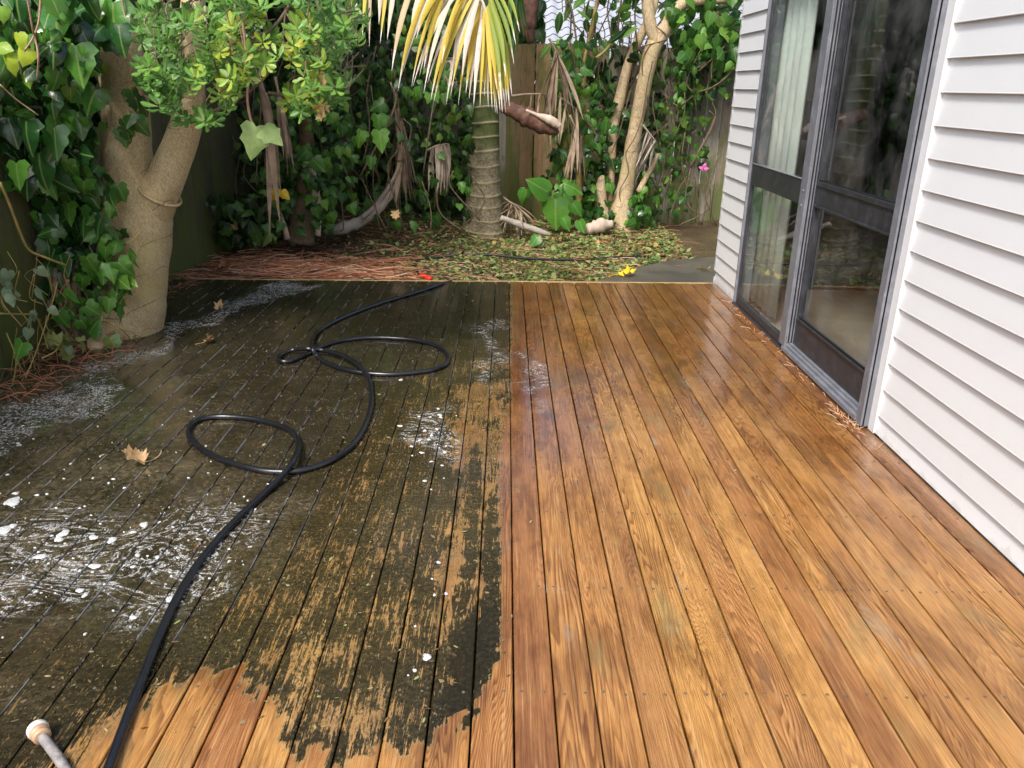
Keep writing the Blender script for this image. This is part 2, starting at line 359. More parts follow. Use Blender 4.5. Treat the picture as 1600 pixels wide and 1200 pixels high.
def bark_mat(name, c1, c2, c3, fine=150., ringz=0.):
    m = NM(name); p = m.pos(); X, Y, Z = m.sep(p)
    n1 = m.noise(p, 6., 4., .6)
    c = m.mix(m.sm(n1, .35, .65), c1, c2)
    v = m.vor(m.scale(m.mix(.03, p, m.n('ShaderNodeTexNoise').outputs[1]), (1, 1, .45)), fine, 'DISTANCE_TO_EDGE')
    cr_ = m.sm(v, .0, .25)
    w2 = m.noise(m.scale(p, (1, 1, .35)), fine*.6, 4., .65, 2.)
    c = m.mix(m.sm(w2, .56, .42, 0., .62), c, m.mix(1., c, (.42, .36, .28), 'MULTIPLY'))
    c = m.mix(m.sm(m.noise(p, 2.7, 3.), .52, .7, 0., .6), c, c3)
    # encircling scars
    zz = m.ma('ADD', m.ma('MULTIPLY', Z, 1.), m.ma('MULTIPLY', m.noise(p, 2.5, 2.), .28))
    sc = m.sm(m.ma('ABSOLUTE', m.ma('SUBTRACT', m.ma('FRACT', m.ma('MULTIPLY', zz, 5.3)), .5)), .03, .0)
    sc = m.ma('MULTIPLY', sc, m.sm(m.noise(p, 9., 2.), .45, .55))
    c = m.mix(m.ma('MULTIPLY', sc, .45), c, (.10, .065, .035))
    h = m.ma('ADD', m.ma('MULTIPLY', w2, .8), m.ma('MULTIPLY', sc, -.5))
    return m.set(c, .62, m.bump(h, .9, .008), .35)

M = {}
M['deck'] = deck_material()
M['paint'] = None
def paint():
    m = NM('white_weatherboard_paint'); p = m.pos()
    n1 = m.noise(p, 4., 4., .6); n2 = m.noise(m.scale(p, (1, 1, 3)), 60., 4., .6)
    c = m.mix(m.sm(n1, .4, .7, 0., .25), (.665, .685, .70), (.615, .625, .63))
    z = m.sep(p)[2]
    spk = m.ma('MULTIPLY', m.sm(m.noise(p, 170., 2., .5), .70, .76), m.sm(z, .5, .0, .15, 1.))
    c = m.mix(m.ma('MULTIPLY', spk, .6), c, (.30, .24, .17))
    c = m.mix(m.ma('MULTIPLY', m.sm(m.ma('ADD', m.noise(p, 12., 4.), m.sm(z, .05, .0, 0., .3)), .66, .8), .3), c, (.42, .38, .31))
    return m.set(c, .42, m.bump(n2, .12, .003), .4)
M['paint'] = paint()
def metal(name, col, rough=.4):
    m = NM(name); p = m.pos(); n1 = m.noise(p, 14., 5., .65)
    c = m.mix(m.sm(n1, .42, .72, 0., .4), col, tuple(min(1, x*1.9+.03) for x in col))
    spk = m.sm(m.noise(p, 130., 2., .5), .735, .76)
    c = m.mix(m.ma('MULTIPLY', spk, .7), c, (.6, .58, .55))
    return m.set(c, m.ma('ADD', rough-.1, m.ma('MULTIPLY', n1, .22)), m.bump(m.noise(p, 220., 3.), .08, .002), .5)
M['alu_light'] = metal('grey_powder_coat', (.15, .16, .185), .33)
M['alu_dark'] = metal('charcoal_powder_coat', (.026, .028, .034), .36)
M['seal'] = plain('rubber_seal', (.012, .012, .014), .6)
def glass():
    m = NM('window_glass'); t = m.n('ShaderNodeBsdfTransparent'); t.inputs[0].default_value = (.86, .90, .88, 1)
    g = m.n('ShaderNodeBsdfGlossy'); g.inputs['Roughness'].default_value = .02
    g.inputs[0].default_value = (.9, .93, .95, 1)
    d = m.n('ShaderNodeBsdfDiffuse'); d.inputs[0].default_value = (.5, .52, .52, 1)
    fr = m.n('ShaderNodeFresnel'); m.put(fr.inputs[0], m.ma('SUBTRACT', 1.5, m.ma('MULTIPLY', m.n('ShaderNodeNewGeometry').outputs['Backfacing'], .8333)))
    m.put(g.inputs['Normal'], m.bump(m.noise(m.pos(), 2.5, 2.), .06, .01))
    z = m.sep(m.pos())[2]
    mx = m.n('ShaderNodeMixShader'); m.put(mx.inputs[0], m.ma('MULTIPLY', fr.outputs[0], 1.3, clamp=True)); m.t.links.new(t.outputs[0], mx.inputs[1]); m.t.links.new(g.outputs[0], mx.inputs[2])
    dirt = m.ma('MULTIPLY', m.sm(m.noise(m.pos(), 4., 4., .6), .35, .8), .15)
    dirt = m.ma('ADD', dirt, m.ma('MULTIPLY', m.ma('MULTIPLY', m.sm(z, .35, .05), m.sm(m.vor(m.pos(), 55.), .35, .2)), .25))
    mx2 = m.n('ShaderNodeMixShader'); m.put(mx2.inputs[0], dirt); m.t.links.new(mx.outputs[0], mx2.inputs[1]); m.t.links.new(d.outputs[0], mx2.inputs[2])
    m.t.links.new(mx2.outputs[0], m.out.inputs[0]); return m.m
M['glass'] = glass()
M['bark'] = bark_mat('smooth_tan_bark', (.60, .475, .27), (.68, .56, .34), (.54, .45, .19), 190.)
M['bark2'] = bark_mat('cream_bark', (.58, .45, .27), (.66, .53, .34), (.50, .42, .20), 110.)
M['stem'] = plain('woody_vine', (.19, .135, .08), .7, .6, 30.)
M['stem_pale'] = plain('pale_pink_stem', (.48, .30, .20), .6, .5, 30.)
M['stem_yellow'] = plain('yellow_brown_stem', (.36, .27, .08), .6, .6, 14.)
G1 = [(0., (.008, .032, .010)), (.35, (.020, .085, .018)), (.65, (.045, .16, .026)), (.88, (.11, .30, .04)), (.95, (.10, .24, .035)), (1., (.32, .42, .04))]
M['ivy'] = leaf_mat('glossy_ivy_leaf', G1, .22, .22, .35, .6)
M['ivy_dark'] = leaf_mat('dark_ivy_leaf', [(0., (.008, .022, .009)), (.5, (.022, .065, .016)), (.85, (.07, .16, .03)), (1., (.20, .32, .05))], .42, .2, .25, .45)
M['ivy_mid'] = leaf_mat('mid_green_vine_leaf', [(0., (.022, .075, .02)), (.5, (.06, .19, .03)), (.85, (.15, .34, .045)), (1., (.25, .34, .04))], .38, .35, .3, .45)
M['shrub'] = leaf_mat('shrub_leaf', [(0., (.028, .10, .025)), (.4, (.07, .21, .04)), (.7, (.16, .36, .06)), (.88, (.26, .42, .05)), (1., (.50, .55, .06))], .36, .35, .35, .45)
M['bright'] = leaf_mat('young_bright_leaf', [(0., (.14, .36, .05)), (.5, (.28, .5, .05)), (1., (.48, .6, .05))], .38, .45, .3, .4)
M['blotched'] = leaf_mat('blotched_leaf', [(0., (.02, .09, .02)), (1., (.06, .17, .03))], .35, .3, .3, .5, (.42, .36, .12))
M['arum'] = leaf_mat('arum_leaf', [(0., (.06, .22, .03)), (.5, (.10, .30, .035)), (1., (.16, .38, .05))], .3, .35, .4, .5)
M['canopy'] = leaf_mat('canopy_leaf', [(0., (.012, .045, .012)), (.6, (.03, .10, .02)), (1., (.08, .2, .03))], .45, .3, .2, .4)
M['grey_leaf'] = leaf_mat('grey_underside_leaf', [(0., (.16, .25, .15)), (1., (.30, .40, .25))], .6, .3, .2, .3)
def frond_mat():
    m = NM('yellowing_palm_leaflet'); t = m.at('lx'); r = m.at('rnd')
    a = m.ramp(r, [(0., (.50, .36, .04)), (.3, (.56, .46, .06)), (.45, (.66, .58, .46)), (.6, (.55, .38, .20)), (.75, (.72, .64, .56)), (.9, (.28, .34, .04)), (1., (.14, .22, .03))])
    c = m.mix(m.sm(m.ma('ADD', t, m.ma('MULTIPLY', m.noise(m.pos(), 14., 3.), .4)), .98, 1.15), a, (.80, .76, .72))
    c = m.mix(m.sm(m.noise(m.pos(), 55., 3.), .58, .7, 0., .45), c, (.42, .24, .09))
    m.set(c, .5, m.bump(m.noise(m.scale(m.pos(), (1, 1, .1)), 300., 2.), .3, .003), .35)
    tr = m.n('ShaderNodeBsdfTranslucent'); m.put(tr.inputs[0], c); mx = m.n('ShaderNodeMixShader'); mx.inputs[0].default_value = .3
    m.t.links.new(m.b.outputs[0], mx.inputs[1]); m.t.links.new(tr.outputs[0], mx.inputs[2]); m.t.links.new(mx.outputs[0], m.out.inputs[0]); return m.m
M['frond'] = frond_mat()
M['gfrond'] = leaf_mat('green_palm_leaflet', [(0., (.025, .075, .02)), (.7, (.06, .15, .03)), (1., (.2, .24, .04))], .45, .25, 0.)
M['dry'] = plain('dry_palm_leaf', (.36, .265, .18), .75, .65, 12.)
M['dry_grey'] = plain('weathered_palm_sheath', (.46, .40, .34), .7, .6, 9.)
M['dry_pale'] = plain('pale_dry_husk', (.58, .46, .37), .7, .5, 12.)
M['spathe'] = plain('brown_spathe', (.15, .07, .045), .75, .9, 22., 0., .9, 70.)
M['soil'] = None

def palm_bark():
    m = NM('ringed_palm_bark'); p = m.pos(); X, Y, Z = m.sep(p); n1 = m.noise(p, 9., 4., .6); n2 = m.noise(m.scale(p, (1, 1, 3)), 25., 4., .7)
    up = m.sm(m.ma('ADD', Z, m.ma('MULTIPLY', n1, .5)), .85, 1.15)
    c = m.mix(up, m.mix(m.sm(n2, .35, .65), (.17, .145, .09), (.30, .26, .17)), m.mix(m.sm(n1, .35, .6), (.05, .075, .022), (.10, .12, .04)))
    c = m.mix(m.sm(m.noise(m.scale(p, (1, 1, .3)), 60., 3.), .55, .62, 0., .55), c, (.07, .055, .03))
    c = m.mix(m.sm(m.ma('MULTIPLY', m.at('rnd'), m.ma('ADD', .5, n2)), .4, .8, 0., .85), c, (.42, .36, .22))
    return m.set(c, .75, m.bump(m.ma('ADD', n2, n1), .6, .01), .25)
M['palm'] = palm_bark()
def soil():
    m = NM('soil_ground'); p = m.pos(); n1 = m.noise(p, 2.2, 5., .6); n2 = m.noise(p, 55., 5., .7)
    c = m.ramp(m.ma('ADD', m.ma('MULTIPLY', n1, .5), m.ma('MULTIPLY', n2, .5)), [(.3, (.03, .02, .011)), (.48, (.085, .06, .03)), (.58, (.14, .11, .05)), (.72, (.20, .19, .06))])
    return m.set(c, .85, m.bump(n2, .9, .02), .25)
M['soil'] = soil()
def concrete():
    m = NM('wet_concrete'); p = m.pos(); n1 = m.noise(p, 3., 5., .6); n2 = m.noise(p, 160., 3., .7)
    c = m.mix(m.sm(n1, .35, .65), (.075, .07, .058), (.125, .115, .09)); c = m.mix(m.sm(n2, .6, .7, 0., .5), c, (.24, .22, .17))
    return m.set(c, .38, m.bump(n2, .4, .004), .5)
M['concrete'] = concrete()
def foam_mat():
    m = NM('foam'); n = m.noise(m.pos(), 260., 3.)
    m.set(m.mix(m.sm(n, .4, .62), (.66, .68, .70), (.36, .37, .36)), .35, m.bump(n, .5, .003), .5); return m.m
M['foam'] = foam_mat()
M['hose'] = plain('black_rubber_hose', (.011, .012, .016), .24, .5, 30., 0., .1, 250., .6)
M['cable'] = plain('black_cable', (.012, .012, .013), .45)
M['red'] = plain('red_plastic', (.75, .04, .015), .4, .2)
M['whitep'] = plain('white_plastic', (.72, .70, .66), .4, .3)
M['beige'] = plain('beige_plastic', (.50, .33, .20), .45, .5)
M['galv'] = plain('grey_ribbed_pipe', (.32, .30, .29), .4, .7, 60.)
M['screw'] = plain('dull_screw', (.16, .14, .11), .6, .7, 300., .3, .3, 300., .3)
M['deadleaf'] = plain('dead_leaf', (.56, .36, .17), .65, .55, 55., 0., .6, 120.)
M['deadleaf2'] = plain('dead_leaf_red', (.30, .115, .05), .65, .55, 55., 0., .6, 120.)
M['curtain'] = plain('sheer_curtain', (.62, .67, .62), .8, .25, 3.)
M['room_w'] = plain('room_wall', (.42, .42, .40), .8, .1, 2.)
M['room_f'] = plain('room_floor', (.42, .36, .28), .5, .3, 4.)
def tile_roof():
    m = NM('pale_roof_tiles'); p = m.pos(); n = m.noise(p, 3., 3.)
    return m.set(m.mix(m.at('rnd'), m.mix(n, (.27, .29, .32), (.35, .37, .41)), (.05, .055, .065)), .6, m.bump(m.noise(p, 60., 3.), .2, .01), .4)  # rnd darkens the tile lips, painting in the shadow lines between courses
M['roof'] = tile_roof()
M['brickw'] = plain('neighbour_wall', (.45, .42, .38), .8, .3)
M['soffit'] = plain('edge_timber', (.50, .36, .17), .6, .5, 8.)
M['ply'] = plain('roof_sheet', (.3, .3, .3), .6)
M['pink'] = plain('pink_petal', (.65, .12, .40), .5)
M['ribbon'] = plain('yellow_petal', (.72, .50, .02), .45, .4, 40.)
M['stone'] = plain('pale_stone', (.42, .39, .30), .8, .5, 10., 0., .8, 40.)

# ============================================================ SETTING
def sheet(name, x0, x1, y0, y1, z, mat, nx=1, ny=1, zf=None):
    mb = MB(); xs = np.linspace(x0, x1, nx+1); ys = np.linspace(y0, y1, ny+1)
    vs = [(x, y, z+(zf(x, y) if zf else 0)) for y in ys for x in xs]
    fs = [(j*(nx+1)+i, j*(nx+1)+i+1, (j+1)*(nx+1)+i+1, (j+1)*(nx+1)+i) for j in range(ny) for i in range(nx)]
    mb.add(vs, fs); return mb.build(name, mat)
def gz(x, y):
    """gentle unevenness of the yard behind the deck"""
    if y < 5.95 or abs(x) > 6: return 0
    k = min(1, (y-5.95)/.8)
    return k*(.018*math.sin(3.1*x+1.3*y)+.014*math.sin(5.7*x-4.1*y)+.01*math.sin(11*x+7*y)+max(0, y-7.6)*.03+(.22*math.exp(-((x+1.35)/.7)**2-((y-8.3)/.45)**2)))
big = sheet('ground', -120, 120, -60, 200, GZ-.03, M['soil'], 1, 1); tag(big, 'brown soil ground under the garden and deck', None, None, 'structure')
yard = sheet('garden_ground', -2.6, 4.5, -3, 9.6, GZ, M['soil'], 70, 126, gz); tag(yard, 'leaf strewn soil between the deck and the fences', None, None, 'structure')
# concrete pad beside the house
mb = MB(); pp = [G(x, y, GZ+.03)[:2] for x, y in ((905, 447), (945, 436), (975, 427), (1010, 415), (1050, 406), (1122, 401))]
pp = [(float(a), float(b)) for a, b in pp]+[(3.6, 7.05), (3.6, 5.97), (.9, 5.9)]
n = len(pp); mb.add([(x, y, GZ+.03) for x, y in pp]+[(x, y, GZ-.05) for x, y in pp], [tuple(range(n))[::-1]]+[(i, (i+1) % n, n+(i+1) % n, n+i) for i in range(n)])
o = mb.build('concrete_path', M['concrete'], smooth=False); tag(o, None, None, None, 'structure')

# ============================================================ DECK
BW, X0 = .0962, .042
K0, K1 = -25, 15
def yend(x): return 5.78+.045*x
def pxpoly(pts): return np.array([G(x, y)[:2] for x, y in pts])
def sdist(P, poly):
    """signed distance (inside positive) of points P to polygon"""
    x, y = P[:, 0], P[:, 1]; inside = np.zeros(len(P), bool); dmin = np.full(len(P), 1e9)
    n = len(poly)
    for i in range(n):
        a, b = poly[i], poly[(i+1) % n]
        c = ((a[1] > y) != (b[1] > y)); 
        with np.errstate(divide='ignore', invalid='ignore'): xi = (b[0]-a[0])*(y-a[1])/(b[1]-a[1]+1e-12)+a[0]
        inside ^= (c & (x < xi))
        ab = b-a; t = np.clip(((x-a[0])*ab[0]+(y-a[1])*ab[1])/(ab@ab+1e-12), 0, 1)
        dmin = np.minimum(dmin, np.hypot(x-a[0]-t*ab[0], y-a[1]-t*ab[1]))
    return np.where(inside, dmin, -dmin)
LAYERS = {   # channel: (value, softness in metres, outline in photo pixels)
 'dirt': [
  (.60, .015, [(797, 436), (797, 640), (779, 664), (777, 1045), (740, 1083), (736, 1105), (680, 1138), (655, 1160), (600, 1176), (540, 1192), (470, 1178), (440, 1150), (418, 1090), (375, 1050), (325, 1042), (285, 1065), (235, 1100), (165, 1135), (110, 1190), (80, 1260), (-500, 1400), (-700, 800), (-200, 520), (340, 420)]),
  (.76, .22, [(790, 436), (785, 535), (730, 560), (650, 590), (590, 640), (560, 730), (480, 800), (430, 840), (330, 960), (210, 1060), (0, 1160), (-500, 1300), (-700, 700), (-100, 520), (340, 420)]),
  (.38, .06, [(725, 600), (792, 600), (790, 700), (775, 780), (772, 940), (735, 960), (700, 900), (715, 760)]),
  (.30, .03, [(715, 640), (757, 640), (752, 740), (738, 900), (732, 960), (672, 1000), (690, 880), (708, 740)]),
  (.55, .05, [(460, 830), (600, 800), (660, 860), (655, 1000), (620, 1150), (500, 1160), (440, 1080), (430, 960)]),
  (.75, .05, [(700, 740), (722, 740), (716, 800), (700, 860), (695, 820)]),
  (1.35, .012, [(738, 965), (776, 955), (776, 1044), (742, 1078), (735, 1108), (682, 1134), (690, 1100), (716, 1086), (706, 1050), (714, 1005)]),
  (.85, .012, [(762, 800), (777, 790), (777, 970), (756, 970)]),
  (.80, .015, [(738, 700), (750, 700), (744, 860), (728, 960), (718, 960), (728, 840)]),
  (.75, .02, [(690, 1010), (706, 1010), (690, 1150), (668, 1170), (676, 1090)]),
  (.35, .03, [(180, 1110), (260, 1065), (200, 1130), (120, 1200), (80, 1200)]),
 ],
 'mud': [
  (.48, .30, [(-600, 1200), (0, 1110), (70, 1020), (200, 950), (330, 860), (400, 790), (400, 700), (330, 620), (330, 560), (290, 540), (180, 540), (-100, 600), (-500, 800)]),
  (.5, .15, [(380, 790), (470, 770), (450, 860), (400, 900)]),
 ],
 'wet': [
  (1., .1, [(797, 430), (797, 1000), (740, 1083), (660, 1150), (420, 1100), (300, 1060), (150, 1140), (-500, 1300), (-800, 700), (300, 400)]),
  (.35, .1, [(430, 940), (777, 880), (777, 1050), (740, 1090), (660, 1160), (500, 1190), (420, 1100)]),
  (.8, .35, [(790, 430), (790, 720), (870, 720), (960, 620), (1060, 640), (1120, 610), (1300, 720), (1500, 850), (1420, 760), (1150, 480), (1110, 430)]),
  (1., .1, [(797, 436), (885, 436), (860, 520), (880, 600), (850, 680), (797, 620)]),
 ],
 'foam': [
  (.42, .2, [(770, 440), (740, 560), (640, 640), (520, 800), (330, 960), (0, 1100), (-500, 1200), (-600, 600), (340, 430)]),
  (.66, .12, [(-100, 820), (100, 800), (250, 810), (420, 790), (380, 900), (250, 960), (100, 950), (-100, 1000)]),
  (1.0, .10, [(-40, 640), (60, 618), (150, 600), (190, 600), (120, 650), (60, 670), (-60, 720)]),
  (1.0, .05, [(110, 592), (180, 562), (250, 536), (290, 524), (250, 548), (180, 580), (110, 604)]),
  (1.0, .05, [(265, 516), (330, 486), (380, 462), (440, 440), (500, 445), (430, 462), (370, 488), (300, 512), (262, 530)]),
  (.74, .14, [(640, 640), (720, 620), (730, 700), (690, 740), (640, 730)]),
  (.66, .12, [(740, 500), (795, 500), (790, 620), (745, 620)]),
  (.68, .08, [(800, 545), (840, 545), (862, 600), (868, 640), (852, 668), (838, 640), (826, 600), (806, 610)]), (.5, .03, [(868, 905), (915, 900), (920, 925), (875, 930)]), (.45, .04, [(1060, 570), (1100, 575), (1110, 620), (1080, 610)]),  # patch beside the centre seam: foam white also paints in the wet glare
 ],
 'olive': [
  (.6, .3, [(790, 520), (760, 1000), (600, 1200), (380, 1100), (300, 960), (430, 820), (560, 660), (680, 560)]),
  (.35, .2, [(560, 460), (720, 480), (700, 520), (540, 520)]),
  (0., .02, [(738, 955), (776, 945), (776, 1050), (742, 1083), (735, 1112), (680, 1140), (690, 1090), (706, 1050), (714, 1000)]),
 ]}
LW = {k: [(v, s, pxpoly(p)) for v, s, p in L] for k, L in LAYERS.items()}
BASE = {'dirt': 0., 'mud': 0., 'wet': .22, 'foam': 0., 'olive': .1}
def field(k, P):
    f = np.full(len(P), BASE[k])
    if k == 'dirt': P = P+.016*np.stack([np.sin(P[:, 1]*61+3*np.sin(P[:, 0]*40))+.6*np.sin(P[:, 1]*143+P[:, 0]*90), 1.8*np.sin(P[:, 0]*83+2*np.sin(P[:, 1]*37))+1.5*np.sin(P[:, 0]*213+1)], 1)*np.array([.35 if True else 0, 1.])
    if k == 'foam': P = P+.05*np.stack([np.sin(P[:, 1]*9+2*np.sin(P[:, 0]*7))+.5*np.sin(P[:, 1]*23+P[:, 0]*11), np.sin(P[:, 0]*13+2*np.sin(P[:, 1]*5))+.6*np.sin(P[:, 0]*31)], 1)
    for v, s, poly in LW[k]:
        a = np.clip((sdist(P, poly)+s)/(2*s), 0, 1); a = a*a*(3-2*a); f = f*(1-a)+v*a
    return f
deck = empty('timber_deck', (0, 3, 0), 'timber deck, left half slimy black with algae, right half washed to orange brown wood', 'deck')
deck['kind'] = 'structure'
VV = []; FF = []; ATT = {k: [] for k in ('rnd', 'u', 'dirt', 'wet', 'mud', 'foam', 'olive')}; base_i = 0
wb = BW-.0046
offs = [(0., -.022), (0., -.002), (.0022, 0.), (.022, .0004), (wb/2, .0006), (wb-.022, .0004), (wb-.0022, 0.), (wb, -.002), (wb, -.022)]
SCREW_ROWS = [1.535+.431*i for i in range(-4, 10)]
for k in range(K0, K1+1):
    x = X0+BW*k; ye = yend(x)
    cuts = [-2.5]
    joint = 4.905 if (k*7+3) % 5 in (0, 2) or k in (1, 3, 5, 9) else (2.83-.431*(k % 3) if k % 11 == 4 and k < 0 else 3.26 if k % 13 == 6 else None)
    if joint: cuts.append(joint)
    cuts.append(ye)
    for a, b in zip(cuts[:-1], cuts[1:]):
        ys = np.unique(np.concatenate([[a+.0015 if a > 0 else a], np.arange(a, min(b, 1.0), .3), np.arange(max(a+.02, 1.0), b-.01, .018), [b-.0015 if b < ye-.01 else b]]))
        ys = ys[(ys >= a+.001) | (ys < 0)]
        n = len(ys); rr = random.random(); cup = random.uniform(-.0006, .0008); lift = random.uniform(-.0008, .0008)
        oa = np.array(offs); P = np.zeros((n, 9, 3))
        P[:, :, 0] = x+oa[None, :, 0]+.0006*np.sin(ys*1.3+k)[:, None]; P[:, :, 1] = ys[:, None]; P[:, :, 2] = oa[None, :, 1]+lift
        P[:, 4, 2] += cup
        VV.append(P.reshape(-1, 3))
        idx = base_i+np.arange(n*9).reshape(n, 9)
        q = np.stack([idx[:-1, :-1], idx[:-1, 1:], idx[1:, 1:], idx[1:, :-1]], -1).reshape(-1, 4)
        FF.append(q); base_i += n*9
        pxy = P.reshape(-1, 3)[:, :2]
        ATT['rnd'].append(np.full(n*9, rr)); ATT['u'].append(np.tile(oa[:, 0]/wb-.5, n))
        for c in ('dirt', 'wet', 'mud', 'foam', 'olive'): ATT[c].append(field(c, pxy))
VV = np.concatenate(VV)-np.array([0, 3, 0]); FF = np.concatenate(FF)
me = bpy.data.meshes.new('deck_boards'); me.vertices.add(len(VV)); me.vertices.foreach_set('co', VV.astype(np.float32).ravel())
me.loops.add(FF.size); me.loops.foreach_set('vertex_index', FF.astype(np.int32).ravel()); me.polygons.add(len(FF))
me.polygons.foreach_set('loop_start', np.arange(0, FF.size, 4, dtype=np.int32)); me.polygons.foreach_set('use_smooth', np.zeros(len(FF), bool)); me.update(calc_edges=True)
for k, v in ATT.items():
    a = me.attributes.new(k, 'FLOAT', 'POINT'); a.data.foreach_set('value', np.concatenate(v).astype(np.float32))
me.materials.append(M['deck']); o = bpy.data.objects.new('deck_boards', me); C.objects.link(o); o.parent = deck
mb = MB(); 
for y in SCREW_ROWS: mb.box(-2.4, 1.56, y-.022, y+.022, GZ-.02, -.024)
mb.build('joists', plain('wet_joist', (.06, .04, .02), .8), deck, False)
mb = MB(); xs = np.linspace(-2.36, 1.56, 9)
for a, b in zip(xs[:-1], xs[1:]):
    v = []
    for (x) in (a, b):
        for (dy, z) in ((.002, -.09), (.002, .002), (.022, .002), (.022, -.09)): v.append((x, yend(x)+dy, z))
    mb.add(v, [(0, 1, 5, 4), (1, 2, 6, 5), (2, 3, 7, 6)])
mb.build('edge_board', M['soffit'], deck, False)
# screws: the hundred nearest are parts, the rest one part
def screw_geo(mb, x, y, z):
    n = 8; r = .0042
    vs = [(x+r*math.cos(2*math.pi*i/n), y+r*math.sin(2*math.pi*i/n), z+.0006) for i in range(n)]
    vs += [(x+r*.72*math.cos(2*math.pi*i/n), y+r*.72*math.sin(2*math.pi*i/n), z+.0016) for i in range(n)]
    vs += [(x+r*.35*math.cos(2*math.pi*i/n), y+r*.35*math.sin(2*math.pi*i/n), z+.0014) for i in range(n)]+[(x, y, z+.0002)]
    fs = [(i, (i+1) % n, n+(i+1) % n, n+i) for i in range(n)]+[(n+i, n+(i+1) % n, 2*n+(i+1) % n, 2*n+i) for i in range(n)]+[(2*n+i, 2*n+(i+1) % n, 3*n) for i in range(n)]
    mb.add(vs, fs)
sp = [(X0+BW*k+o_, y+random.uniform(-.006, .006)) for k in range(K0, K1+1) for y in SCREW_ROWS[4:] for o_ in (.02+random.uniform(-.003, .003), wb-.02+random.uniform(-.003, .003))]
def onscreen(x, y):
    c = RW.T@np.array([x, y, -H]); px = 800-F*c[0]/c[2]; py = 600+F*c[1]/c[2]; return -5 < px < 1605 and py < 1205
sp = sorted([s for s in sp if s[1] < 5.7 and onscreen(*s)], key=lambda s: s[1]+.02*abs(s[0]))
sm0 = None
for x, y in sp[:100]:
    if sm0 is None:
        mb = MB(); screw_geo(mb, 0, 0, 0.); me = bpy.data.meshes.new('screw'); me.from_pydata(mb.v, [], mb.f); me.materials.append(M['screw']); sm0 = me
    o = bpy.data.objects.new('screw', sm0); C.objects.link(o); o.parent = deck; o.location = (x, y-3, .0008)
mb = MB()
for x, y in sp[100:]: screw_geo(mb, x, y, .0008)
o = mb.build('screws', M['screw'], deck); o['kind'] = 'stuff'

# ============================================================ HOUSE
WX = 1.585
house = empty('weatherboard_house', (WX, 4, 0), 'white painted weatherboard house wall with glazed sliding door beside the deck', 'house')
DY0, DY1, DTOP = 3.165, 5.285, 2.12     # door opening
BZ = [.085+.1155*i for i in range(-1, 26)]
def board_run(mb, y0, y1, z0, z1):
    """one bevel-back weatherboard, butt proud, with a small rounded lip"""
    prof = [(0.004, z1+.012), (-.002, z1), (-.0165, z0+.006), (-.0175, z0+.002), (-.016, z0), (.004, z0+.001)]
    v = [(WX+.008+x, y, z) for y in (y0, y1) for x, z in prof]; n = len(prof)
    f = [(i, i+1, n+i+1, n+i) for i in range(n-1)]+[tuple(range(n))[::-1], tuple(range(n, 2*n))]
    mb.add(v, f)
mbA = MB(); mbB = MB(); mbC = MB()
for i, z in enumerate(BZ[:-1]):
    if i == 0: z = max(z, .006)
    z1 = BZ[i+1]
    board_run(mbA, -4., 3.104, z, z1)
    board_run(mbB, DY1+.008, 5.94, BZ[i] if i else -.03-.06, z1)
    # end boards round the corner (gable face)
    if z > DTOP+.05: board_run(mbC, 3.104, DY1+.008, z, z1)
mbA.build('cladding', M['paint'], house, False); mbB.build('cladding', M['paint'], house, False); mbC.build('cladding', M['paint'], house, False)
# end wall (faces +Y)
mb = MB()
for i, z in enumerate([-.09+0*0]+BZ[1:-1]):
    z1 = BZ[1:][i] if i else BZ[1]
    z1 = z+.1155
    pr = [(.004, z1+.012), (-.002, z1), (-.0165, z+.006), (-.016, z), (.004, z+.001)]
    v = [(x, 5.935-d, zz) for x in (WX-.008, 7.) for d, zz in [(a, b) for a, b in pr]]; n = len(pr)
    mb.add(v, [(j, n+j, n+j+1, j+1) for j in range(n-1)]+[tuple(range(n)), tuple(range(n, 2*n))[::-1]])
mb.build('end_wall', M['paint'], house, False)
mb = MB(); mb.box(WX+.012, WX+.03, -4, 3.10, -.09, 3.0); mb.box(WX+.012, WX+.03, DY1+.0, 5.92, -.09, 3.); mb.box(WX+.012, WX+.03, 3.10, DY1, DTOP+.03, 3.)
mb.box(WX+.03, 7., 5.80, 5.92, -.09, 3.)
mb.build('wall_lining', M['room_w'], house, False)
# trim right of the door
mb = MB(); mb.box(WX-.016, WX+.03, 3.102, DY0-.012, .004, DTOP+.1)
o = mb.build('door_trim', M['paint'], house, False)
# eave
mb = MB(); mb.box(WX-.25, WX+.6, -4.2, 6.2, 3.0, 3.03); mb.box(WX-.27, WX-.25, -4.2, 6.2, 2.98, 3.12)
mb.build('eave', M['paint'], house, False)
mb = MB(); mb.add([(WX-.3, -4.3, 3.12), (WX-.3, 6.3, 3.12), (6., 6.3, 4.8), (6., -4.3, 4.8), (WX-.3, -4.3, 3.09), (WX-.3, 6.3, 3.09), (6., 6.3, 4.77), (6., -4.3, 4.77)], [(0, 3, 2, 1), (4, 5, 6, 7), (0, 1, 5, 4), (1, 2, 6, 5), (3, 0, 4, 7)])
mb.build('roof', M['roof'], house, False)
